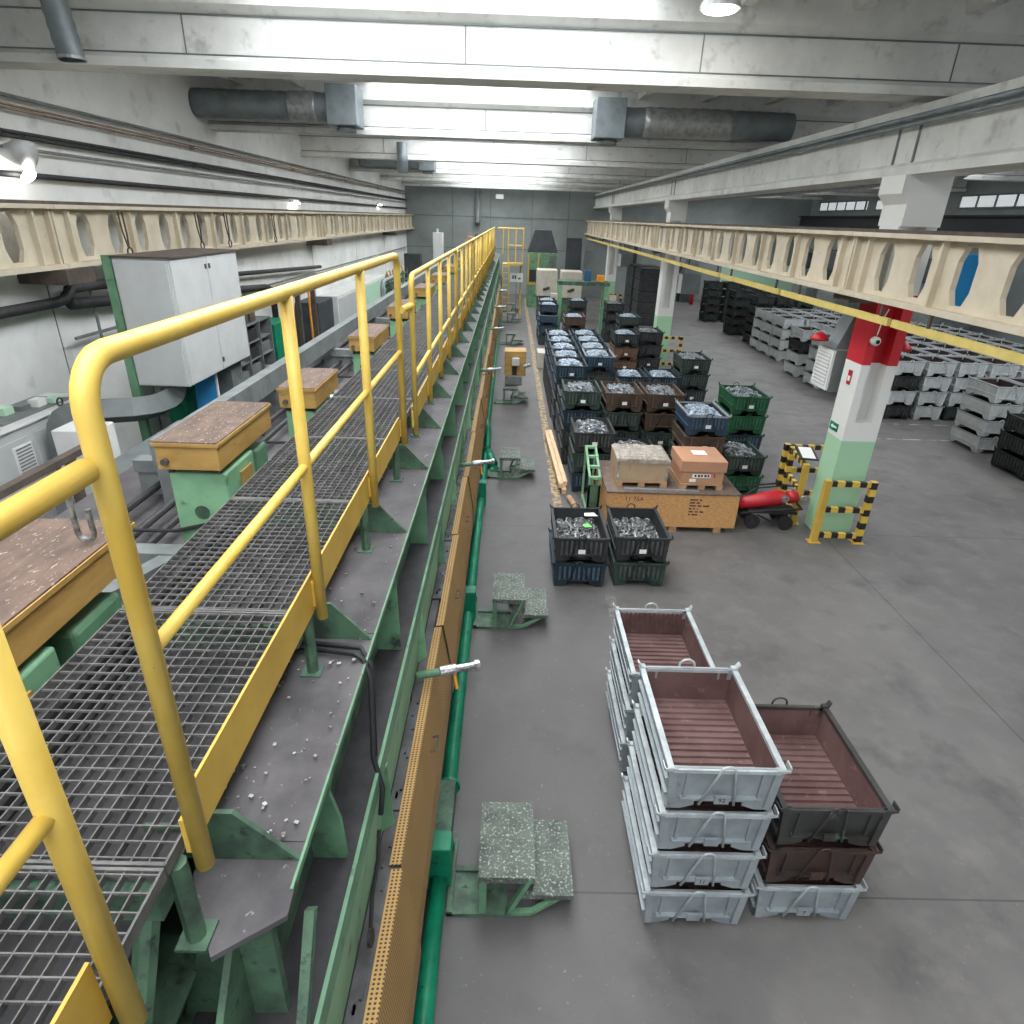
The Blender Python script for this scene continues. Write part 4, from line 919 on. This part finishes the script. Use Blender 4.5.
# red hand cart
t = thing('hand_cart', 'black hand cart with red cylinder on small wheels beside the column', 'cart', (3.78, 9.25, 0), -.05)
MB().tube([(.02, 0, .3), (.1, 0, .36), (.5, 0, .45), (.62, 0, .475), (.72, 0, .48)], [.06, .1, .125, .125, .09], 16).build('red_tank', 'red', t, smooth=True)
m = MB(); m.tube([(0, -.17, .24), (.45, -.17, .32), (.95, -.17, .36), (.95, .17, .36), (.45, .17, .32), (0, .17, .24)], .02, 8); m.box(.15, .9, -.16, .16, .25, .29); m.tube([(-.02, .12, .3), (.3, .16, .55), (.75, .16, .62), (.95, .14, .62)], .014, 6)
m.build('frame', 'blackp', t)
for x, y in ((.2, -.2), (.72, -.2), (.2, .2), (.72, .2)):
    MB().tube([(x, y - .025, .12), (x, y + .025, .12)], .12, 18).build('wheel', 'black', t); MB().tube([(x, y - .03, .12), (x, y + .03, .12)], .04, 10).build('wheel_hub', 'dark', t)
MB().tube([(.76, 0, .48), (.9, 0, .5)], .1, 14).build('red_motor', 'red', t, smooth=True)
for x in (.68, .96): MB().tube([(x, -.13, .5), (x, -.10, .5)], .06, 14).tube([(x, -.14, .5), (x, -.13, .5)], .045, 12).build('gauge', 'chrome', t)
m = MB(); m.tube([(.3, -.1, .2), (.5, -.16, .12), (.62, -.1, .16), (.8, -.05, .2)], .014, 6).tube([(.0, .1, .3), (-.1, .3, .5), (.3, .4, .5), (.7, .3, .6)], .014, 6); m.build('hoses', 'black', t)
# column guards
def guard_rail(label, x, y, w_, ang, postmats, h=1.02):
    t = thing('column_guard', label, 'guard rail', (x, y, 0), ang, 'yellow and black column guards')
    for xx, mt_ in ((0, postmats[0]), (w_, postmats[1])):
        MB().box(xx - .045, xx + .045, -.045, .045, .01, h).build('post', 'hazardz' if mt_ == 'hazard' else mt_, t); MB().box(xx - .09, xx + .09, -.08, .08, 0, .012).build('foot_plate', 'kick', t)
    for z in (.12, .55, h - .05): MB().box(.045, w_ - .045, -.03, .03, z - .04, z + .04).build('crossbar', 'hazard', t)
    return t
guard_rail('yellow and black guard rail in front of the red-topped column', 4.8, 8.63, .68, 0, ('kick', 'hazard'))
guard_rail('yellow and black guard rail at the left of the red-topped column', 4.76, 9.3, .85, 1.42, ('kick', 'hazard'))
guard_rail('yellow and black guard rail behind the red-topped column', 4.86, 10.3, .72, 0, ('hazard', 'hazard'))
guard_rail('yellow and black guard rail in front of the second column', 4.9, 21.2, .8, 0, ('kick', 'hazard'))
guard_rail('yellow and black guard rail along the aisle side of the second column', 4.75, 21.35, .8, 1.5, ('kick', 'hazard'))
guard_rail('yellow and black guard rail in front of the farthest column', 4.9, 33.9, .8, 0, ('kick', 'hazard'))
o = MB().bar((4.84, 9.4, 1.06), (4.92, 9.85, 1.12), .28, .02).build('clipboard', 'blackp'); tag(o, 'dark clipboard resting on the left column guard', 'clipboard')
p_ = MB().bar((4.845, 9.43, 1.075), (4.915, 9.82, 1.127), .2, .004).build('sheet', 'paper', o)
# signs and devices on the column
t = thing('exit_arrow_sign', 'small green sign with white arrow on the red-topped column', 'sign', (4.945, 9.14, 1.7))
MB().box(-.006, .003, -.12, .12, -.06, .06).build('sign_plate', 'teal', t)
MB().box(-.009, -.006, -.09, .03, -.012, .012).build('arrow', 'paper', t); MB().prism([(.02, -.035), (.02, .035), (.085, 0)], 'x', -.009, -.006).build('arrow', 'paper', t)
t = thing('fire_sign', 'small red fire sign on the white band of the column', 'sign', (4.945, 9.06, 2.46))
MB().box(-.006, .003, -.05, .05, -.1, .1).build('sign_plate', 'red', t); MB().box(-.009, -.006, -.03, .03, -.05, .02).build('symbol', 'paper', t)
t = thing('alarm_dome', 'white round alarm bell hanging on the red band of the column', 'alarm', (5.02, 8.8, 3.02))
MB().tube([(0, 0.02, 0), (0, -.05, 0), (0, -.08, 0)], [.06, .06, .035], 16).build('dome', 'white', t, smooth=True); MB().tube([(0, -.08, 0), (0, -.09, 0)], .028, 12).build('lens', 'black', t)
MB().tube([(0, -.02, .08), (.03, -.01, .3), (.08, 0, .42)], .008, 6).build('cable', 'white', t)
# warm air heaters behind the columns
def heater(label, x, y, z, face):
    t = thing('mounted_air_heater', label, 'heater', (x, y, z), 0, 'column mounted air heaters')
    MB().box(0, .6, 0, .55, 0, .62).build('casing', 'cabd', t, bevel=.01)
    if face == 'x':
        MB().box(-.035, 0, .02, .53, .02, .6).build('grille_frame', 'white', t)
        MB().box(-.04, -.034, .07, .48, .07, .55).build('grille_back', 'cab', t)
        for i in range(9): MB().bar((-.045, .07, .1 + .052 * i), (-.045, .48, .1 + .052 * i), .02, .02).build('slat', 'white', t)
    else:
        MB().box(-.12, 0, .02, .5, .02, .6).build('side_box', 'white', t)
    MB().prism([(.02, .62), (.58, .62), (.42, 1.1), (.18, 1.1)], 'y', .1, .45).build('duct_cone', 'sheet', t)
    return t
heater('grey air heater with white louvered grille behind the red-topped column', 4.86, 9.42, 2.15, 'x')
heater('grey air heater box with duct cone on the second column', 5.6, 21.7, 2.3, 'y')
heater('grey air heater box with duct cone on the farthest column', 5.6, 34.3, 2.3, 'y')
for x, y, l in ((4.72, 9.75, 'left'), (5.6, 9.1, 'right')):
    o = MB().tube([(x, y, 2.86), (x, y, 2.9), (x, y, 2.98)], [.13, .13, .04], 14).build('red_beacon_mount', 'red', smooth=True); tag(o, 'red round beacon at the %s of the red-topped column' % l, 'beacon')

# ------------------------------------------------------------------ left wall side
t = thing('control_cabinet', 'tall light grey control cabinet with green side raised beside the walkway', 'cabinet', (-4.72, 8.0, 2.3))
MB().box(0, .66, 0, 2.0, 0, 1.53).build('body', 'cab', t, bevel=.008)
MB().box(.02, .64, -.018, 0, .02, 1.51).build('front_door', 'cab', t); MB().box(.66, .678, .02, .98, .02, 1.51).build('side_door', 'cab', t); MB().box(.66, .678, .995, 1.98, .02, 1.51).build('side_door', 'cab', t)
for y in (.93, 1.04): MB().box(.678, .69, y - .02, y + .02, 1.36, 1.42).build('lock', 'rusty', t)
MB().box(.678, .69, 1.0, 1.04, .12, .18).build('lock', 'rusty', t)
MB().box(-.02, .7, -.03, 2.02, 1.53, 1.55).build('roof_plate', 'rusty', t)
MB().box(-.1, .0, -.03, .05, -2.3, 1.55).box(-.1, .0, .05, 2.0, -.02, 1.5).build('green_side', 'green', t)
MB().box(.1, .55, 1.5, 1.9, -2.3, 0).build('stand', 'gbeam', t)
def rduct(pts, w_, h_, name, label, mt='cabd'):
    m = MB(); 
    for a, b_ in zip(pts[:-1], pts[1:]): m.bar(a, b_, w_, h_)
    o = m.build(name, mt, bevel=.01); tag(o, label, 'duct'); return o
pts = [(-5.36, 7.3, 0), (-5.36, 7.3, 1.75), (-5.355, 7.3, 1.86), (-5.335, 7.31, 1.96), (-5.29, 7.33, 2.04), (-5.22, 7.36, 2.08), (-5.14, 7.4, 2.1), (-4.66, 7.66, 2.08), (-4.56, 7.74, 2.08), (-4.49, 7.86, 2.08), (-4.44, 8.0, 2.09), (-4.42, 8.12, 2.12), (-4.41, 8.2, 2.17), (-4.4, 8.24, 2.24)]
o = MB().tube(pts, .17, 4, ph=PI / 4).build('cable_duct', 'cabd', bevel=.008); tag(o, 'grey rectangular cable duct with elbows between the low cabinets and control cabinet', 'duct')
t = thing('switch_cabinet', 'row of low light grey switch cabinets with louver panel by the left wall', 'cabinet', (-5.6, 3.2, 0))
MB().box(-.6, 0, 0, 5.2, 0, 2.04).build('body', 'cab', t, bevel=.01)
for i, y in enumerate((.05, 1.35, 2.65, 3.95)):
    MB().box(0, .016, y, y + 1.2, .06, 1.92).build('door', 'cab', t)
MB().box(.016, .03, 3.55, 3.85, 1.45, 1.85).build('louver_panel', 'white', t)
for i in range(9): MB().bar((.034, 3.58, 1.5 + .04 * i), (.034, 3.82, 1.5 + .04 * i), .008, .014).build('louver', 'gbeam', t)
MB().box(-.62, .03, 0, 5.2, 2.04, 2.06).build('top_plate', 'white', t)
for y in (2.4, 3.5, 4.6):
    MB().tube([(-.05, y + .05 * math.cos(q), 2.11 + .05 * math.sin(q)) for q in [2 * PI * i / 12 for i in range(13)]], .012, 6).build('lifting_eye', 'dark', t)
t = thing('tool_tray', 'cluttered tray with a red bottle on top of the low switch cabinets', 'tray', (-5.98, 6.6, 2.062))
MB().box(-.2, .25, .3, 1.5, 0, .03).build('tray', 'gbeam', t)
for i in range(5): MB().box(-.1 + .06 * i, .02 + .06 * i, .4 + .2 * i, .55 + .2 * i, .03, .09 + .03 * (i % 2)).build('packet', ('paper', 'mint', 'gbeam')[i % 3], t)
MB().tube([(0, .1, 0), (0, .1, .2), (0, .1, .27)], [.05, .05, .02], 12).build('bottle', 'red', t, smooth=True)
t = thing('grey_door_panel', 'white steel cabinet with knob standing beyond the grey duct', 'cabinet', (-5.05, 6.7, 0))
MB().box(0, .47, 0, .4, 0, 2.1).build('body', 'white', t, bevel=.01); MB().tube([(.4, -.03, 1.98), (.4, .0, 1.98)], .02, 10).build('knob', 'dark', t)
o = MB().box(-4.1, -3.5, 5.2, 7.6, 0, 2.0).build('cover_housing', 'cabd', bevel=.05); tag(o, 'grey machine cover housing between the walkway drives and the cabinets', 'housing')
o = MB().box(-4.95, -4.66, 8.95, 9.6, 0, 2.15).build('green_housing', 'teal', bevel=.04); tag(o, 'bright green machine housing under the raised control cabinet', 'housing')
o = MB().prism([(-4.6, 0), (-4.26, 0), (-4.2, 2.24), (-4.5, 2.24)], 'y', 9.0, 9.04).build('blue_board', 'blue'); tag(o, 'bright blue board leaning behind the raised control cabinet', 'board')
f_ = MB().prism([(-4.255, 0), (-4.235, 0), (-4.175, 2.24), (-4.195, 2.24)], 'y', 9.0, 9.04).build('edge_strip', 'paper', o)
# pigeonhole shelf
t = thing('storage_shelf', 'grey pigeonhole shelf with green backs full of parts by the left wall', 'shelf', (-6.2, 10.9, 0))
for i in range(6): MB().box(0, .6, 0, 4.4, .25 + .37 * i, .28 + .37 * i).build('shelf_board', 'gbeam', t)
for i in range(7): MB().box(0, .62, .72 * i, .72 * i + .04, 0, 2.13).build('upright', 'gbeam', t)
MB().box(0, .02, 0, 4.4, .2, 2.15).build('back_panel', 'teal', t)
for j in range(6):
    for i in range(5):
        if R.random() < .75:
            o = MB().box(-.25, .25, -.26, .26, 0, .14 + .1 * R.random()).build('parts_box', R.choice(['dark', 'rusty', 'gbeam', 'bdrust'])); o.location = (-5.88, 11.3 + .72 * j, .281 + .37 * i)
            tag(o, 'parts box, %s column from the viewer, %s shelf from the floor, pigeonhole shelf' % (ORD[j], ORD[i]), 'box', 'boxes on the pigeonhole shelf')
for j in range(4):
    o = MB().box(-.2, .2, -.16, .16, 0, .28).build('parts_box', 'rusty'); o.location = (-5.88, 13.2 + .42 * j, 2.131); tag(o, 'brown parts box on top of the pigeonhole shelf, %s from the viewer' % ORD[j], 'box', 'boxes on the pigeonhole shelf')
o = MB().box(-6.3, -5.6, 15.5, 16.7, 0, 1.9).build('green_locker', 'teal', bevel=.01); tag(o, 'tall bright green locker after the pigeonhole shelf', 'locker')
t = thing('pipe_frame', 'dark brown goal shaped pipe frame standing by the left wall', 'frame', (-5.66, 14.9, 0))
MB().box(0, .12, 2.5, 2.62, 0, 2.6).box(0, .12, 3.9, 4.0, 0, 2.6).build('post', 'rusty', t); MB().box(0, .12, 2.5, 4.0, 2.6, 2.7).build('crossbar', 'rusty', t)
o = MB().tube([(-5.56, 18.35, 0), (-5.6, 18.45, 2.4)], .03, 8).build('orange_pole', 'orange'); tag(o, 'thin orange pole leaning near the dark brown frame', 'pole')
o = MB().box(-6.3, -5.6, 19.3, 20.9, 0, 1.95).build('black_cabinet', 'hood', bevel=.02); tag(o, 'black cabinet standing by the left wall', 'cabinet')
t = thing('grey_cabinet', 'long light grey cabinet row after the black cabinet', 'cabinet', (-6.3, 21.5, 0)); MB().box(0, .7, 0, 8.4, 0, 1.9).build('body', 'white', t, bevel=.015)
for i in range(5): MB().box(.7, .715, .1 + 1.66 * i, 1.7 + 1.66 * i, .1, 1.8).build('door', 'mint' if i > 1 else 'cab', t)
o = MB().box(-6.38, -6.3, 30.0, 36.5, 0, 1.6).build('wainscot', 'mint'); o['kind'] = 'structure'; o.name = 'trim_4'
for j in range(3):
    t = thing('bottle_rack', 'green wire rack holding bottles by the far left wall, %s from the viewer' % ORD[j], 'rack', (-5.9, 30.6 + 1.7 * j, 0), 0, 'green bottle racks')
    for i in range(5): MB().box(0, .5, 0, 1.4, .3 + .33 * i, .33 + .33 * i).build('shelf_board', 'greend', t)
    for x in (0, .46):
        for y in (0, 1.36): MB().box(x, x + .04, y, y + .04, 0, 1.8).build('upright', 'green', t)
    for i in range(5):
        o = MB().tube([(0, 0, 0), (0, 0, .2), (0, 0, .27), (0, 0, .33)], [.07, .07, .03, .03], 8).build('bottle', ('card', 'paper', 'orange')[i % 3], smooth=True); o.location = (-5.65, 30.75 + 1.7 * j + .26 * i, 1.651)
        tag(o, '%s bottle on the %s green rack by the far left wall' % (ORD[i], ORD[j]), 'bottle', 'bottles on the green racks')
t = thing('guard_hoop', 'grey bent pipe hoop beyond the long grey channel', 'hoop', (-3.55, 18.5, 0))
MB().tube([(0, 0, 0), (0, 0, 2.5), (0, .1, 2.62), (0, .25, 2.66), (0, 2.6, 2.66)], .06, 10).build('hoop_pipe', 'gbeam', t, smooth=True)
t = thing('white_column_tank', 'tall white ribbed cabinet far at the back left', 'cabinet', (-4.4, 38.5, 0))
MB().box(0, .55, 0, .6, 0, 3.5).build('body', 'white', t, bevel=.02); MB().box(.2, .3, .2, .3, 3.5, 3.7).build('stub', 'white', t)
o = MB().box(-5.9, -5.0, 37.5, 38.4, 0, 2.4).build('dark_cabinet', 'hood', bevel=.02); tag(o, 'dark cabinet by the far left corner', 'cabinet')
t = thing('beige_hopper', 'beige hopper machine at the far end beside the white cabinet', 'machine', (-2.6, 37.6, 0))
MB().box(0, 1.2, 0, 1.0, 0, 2.6).build('base', 'greend', t); MB().prism([(.1, 2.6), (1.1, 2.6), (.7, 3.3), (.2, 3.4)], 'y', .1, .9).build('hopper', 'card', t); MB().box(.6, 1.3, .1, .9, 3.1, 3.5).build('motor_head', 'hood', t)

# ------------------------------------------------------------------ far end of the aisle
t = thing('furnace_booth', 'far green booth with dark tapered hood on its roof', 'booth', (.95, 36.0, 0))
MB().box(0, 1.5, 0, 1.6, 0, 2.75).build('body', 'green', t, bevel=.02)
MB().prism([(-.05, 2.75), (1.55, 2.75), (1.15, 3.85), (.3, 3.85)], 'y', .05, 1.5).build('hood', 'hood', t)
m = MB(); m.box(-.02, .06, -.06, 0, 1.2, 2.7).box(.5, .58, -.06, 0, 1.2, 2.7).box(-.02, .58, -.06, 0, 1.15, 1.25).build('frame', 'kick', t)
MB().box(.08, .48, -.03, 0, 1.3, 1.9).build('opening', 'pit', t); MB().box(1.1, 1.5, -.03, 0, 1.4, 2.6).build('slat_panel', 'plate', t)
for i, (x, y, l) in enumerate(((1.25, 31.0, 'left'), (2.35, 30.5, 'right'))):
    t = thing('beige_tank', 'square beige machine tank on the %s behind the green bench' % l, 'tank', (x, y, 0))
    MB().box(0, .95, 0, 1.2, 1.1, 2.25).build('tank', 'beige', t, bevel=.03); MB().box(.05, .9, .1, 1.1, 0, 1.1).build('stand', 'greend', t)
    MB().tube([(.3, -.05, 1.4), (.6, -.05, 1.5)], .05, 8).build('pipe_fitting', 'dark', t)
t = thing('green_bench', 'pale green steel bench frame standing over bins far down the lane', 'bench', (2.0, 27.3, 0))
MB().box(0, 2.1, 0, .9, 1.95, 2.1).build('top', 'greend', t)
for x in (.0, 1.9):
    for y in (0, .7): MB().box(x, x + .16, y, y + .16, 0, 1.95).build('leg', 'lgreen', t)
multi('control_box', 'beige', t, [(-.3, -.02, .0, .3, .7, 1.6), (2.12, 2.42, .0, .3, .6, 1.6)])
for i, (dx, mt_) in enumerate(((1.2, 'blued'), (1.75, 'orange'))):
    o = MB().box(-.14, .14, -.14, .14, 0, .42 if i == 0 else .24).build('canister', mt_); o.location = (2.0 + dx, 27.7, 2.1); tag(o, '%s canister standing on the pale green bench' % ('blue', 'orange')[i], 'canister')
t = thing('info_screen', 'lit white screen on a post at the far end of the aisle', 'screen', (.3, 31.5, 0))
MB().box(-.03, .03, -.03, .03, 0, 1.7).build('post', 'gbeam', t); MB().box(-.3, .3, -.05, .02, 1.65, 2.05).build('casing', 'white', t); multi('digit_block', 'blued', t, [(-.2 + .11 * i, -.12 + .11 * i, -.053, -.05, 1.78, 1.94) for i in range(2)] + [(.08, .2, -.053, -.05, 1.77, 1.84)])
t = thing('yellow_gauge_box', 'ochre gauge box with bright knob on a grey stand above the fourth step', 'machine', (-.08, 16.25, 0))
MB().box(.02, .46, 0, .5, .44, .68).build('stand', 'gbeam', t, bevel=.02); MB().box(0, .55, .05, .6, .68, 1.3).build('box', 'ochre', t, bevel=.01)
MB().box(.18, .38, -.05, .05, .95, 1.15).build('dial', 'cab', t, bevel=.02); MB().tube([(.5, -.06, .95), (.66, -.08, 1.0)], .05, 12).build('lever', 'chrome', t); MB().box(.2, .32, .03, .05, .7, .9).build('slot', 'pit', t)
o = MB().box(.95, 1.3, 20.4, 21.2, 0, .5).build('wooden_box', 'beige', bevel=.01); tag(o, 'small pale wooden box on the lane line before the far blue stack', 'box')
# big dark racks and press beyond the second column
for i, (x, y) in enumerate(((5.9, 30.4), (5.9, 32.2))):
    t = thing('dark_rack', 'tall dark layered container stack beside the farthest column, %s one' % ('nearer', 'rear')[i], 'container stack', (x, y, 0), 0, 'dark container stacks')
    for k in range(5): MB().box(0, 1.3, 0, 1.4, .08 + .48 * k, .5 + .48 * k).build('container', 'bblack', t, bevel=.015); MB().box(.05, 1.25, .02, 1.38, .5 + .48 * k, .56 + .48 * k).build('spacer', 'pit', t)
    MB().box(.0, 1.3, 0, 1.4, 0, .08).build('pallet_base', 'pit', t)
t = thing('drill_press', 'dark drill press standing behind the tall container stack', 'machine', (6.0, 35.2, 0))
MB().box(.2, .8, 0, .6, 0, 2.4).build('base', 'hood', t); MB().box(.4, .6, .2, .4, 2.4, 3.4).build('column', 'hood', t); MB().box(.1, .9, .1, .5, 3.3, 3.7).build('head', 'hood', t)
t = thing('dark_doorway_panel', 'dark tall door panel left of the farthest column', 'panel', (3.3, 40.6, 0)); MB().box(0, .9, 0, .2, 0, 3.4).build('leaf', 'hood', t); MB().box(.95, 1.1, -.1, .3, 0, 3.6).build('post', 'back', t)
for i, (x, y, h, mt_) in enumerate(((9.3, 40.3, 1.5, 'greend'), (10.4, 40.5, 2.2, 'hood'))):
    o = MB().box(x, x + .9, y, y + .9, 0, h).build('machine_cabinet', mt_, bevel=.02); tag(o, ('dark green machine cabinet far in the right bay', 'tall dark machine cabinet far in the right bay')[i], 'cabinet')
o = MB().tube([(10.9, 39.5, 0), (10.9, 39.5, .6), (10.9, 39.5, .75)], [.12, .12, .04], 12).build('fire_extinguisher', 'red', smooth=True); tag(o, 'red fire extinguisher far in the right bay', 'fire extinguisher')
# machines along the right bay wall seen through the girder holes
for i, (x, y, h, mt_) in enumerate(((15.4, 9.5, 4.6, 'blued'), (15.8, 13.2, 4.2, 'beige'), (15.4, 23.9, 3.7, 'blue'), (15.6, 27.0, 3.4, 'beige'), (15.2, 31, 3.6, 'gbeam'), (15.6, 35, 3.4, 'greend'))):
    t = thing('press_machine', '%s press machine at the right wall, %s from the viewer' % (('dark blue', 'beige', 'bright blue', 'second beige', 'grey', 'green')[i], ORD[i]), 'machine', (x, y, 0))
    MB().box(0, 1.6, 0, 1.8, 0, h * .45).build('bed', 'gbeam', t, bevel=.03); MB().box(.5, 1.6, 0.1, 1.7, h * .45, h).build('frame', mt_, t, bevel=.03); MB().box(-.1, .7, .3, 1.5, h * .72, h * .95).build('head', 'hood', t, bevel=.03)
    MB().tube([(.3, .9, h * .45), (.3, .9, h * .72)], .12, 10).build('ram', 'chrome', t)

# slings hanging on the left girder
for i, y in enumerate((10.4, 12.9, 14.2, 17.0)):
    t = thing('hanging_sling', 'thin grey sling with ring hanging on the left crane girder, %s from the viewer' % ORD[i], 'sling', (-5.86, y, 4.3), 0, 'slings on the left girder')
    MB().tube([(0, -.04, .0), (0, -.02, -.25), (0, .06, -.5)], .014, 6).tube([(.02, .03, .0), (.02, .05, -.3), (.0, .08, -.5)], .014, 6).build('sling_ropes', 'rusty', t)
    MB().tube([(0, .08 + .07 * math.cos(q), -.57 + .07 * math.sin(q)) for q in [2 * PI * k / 12 for k in range(13)]], .013, 6).build('ring', 'dark', t)
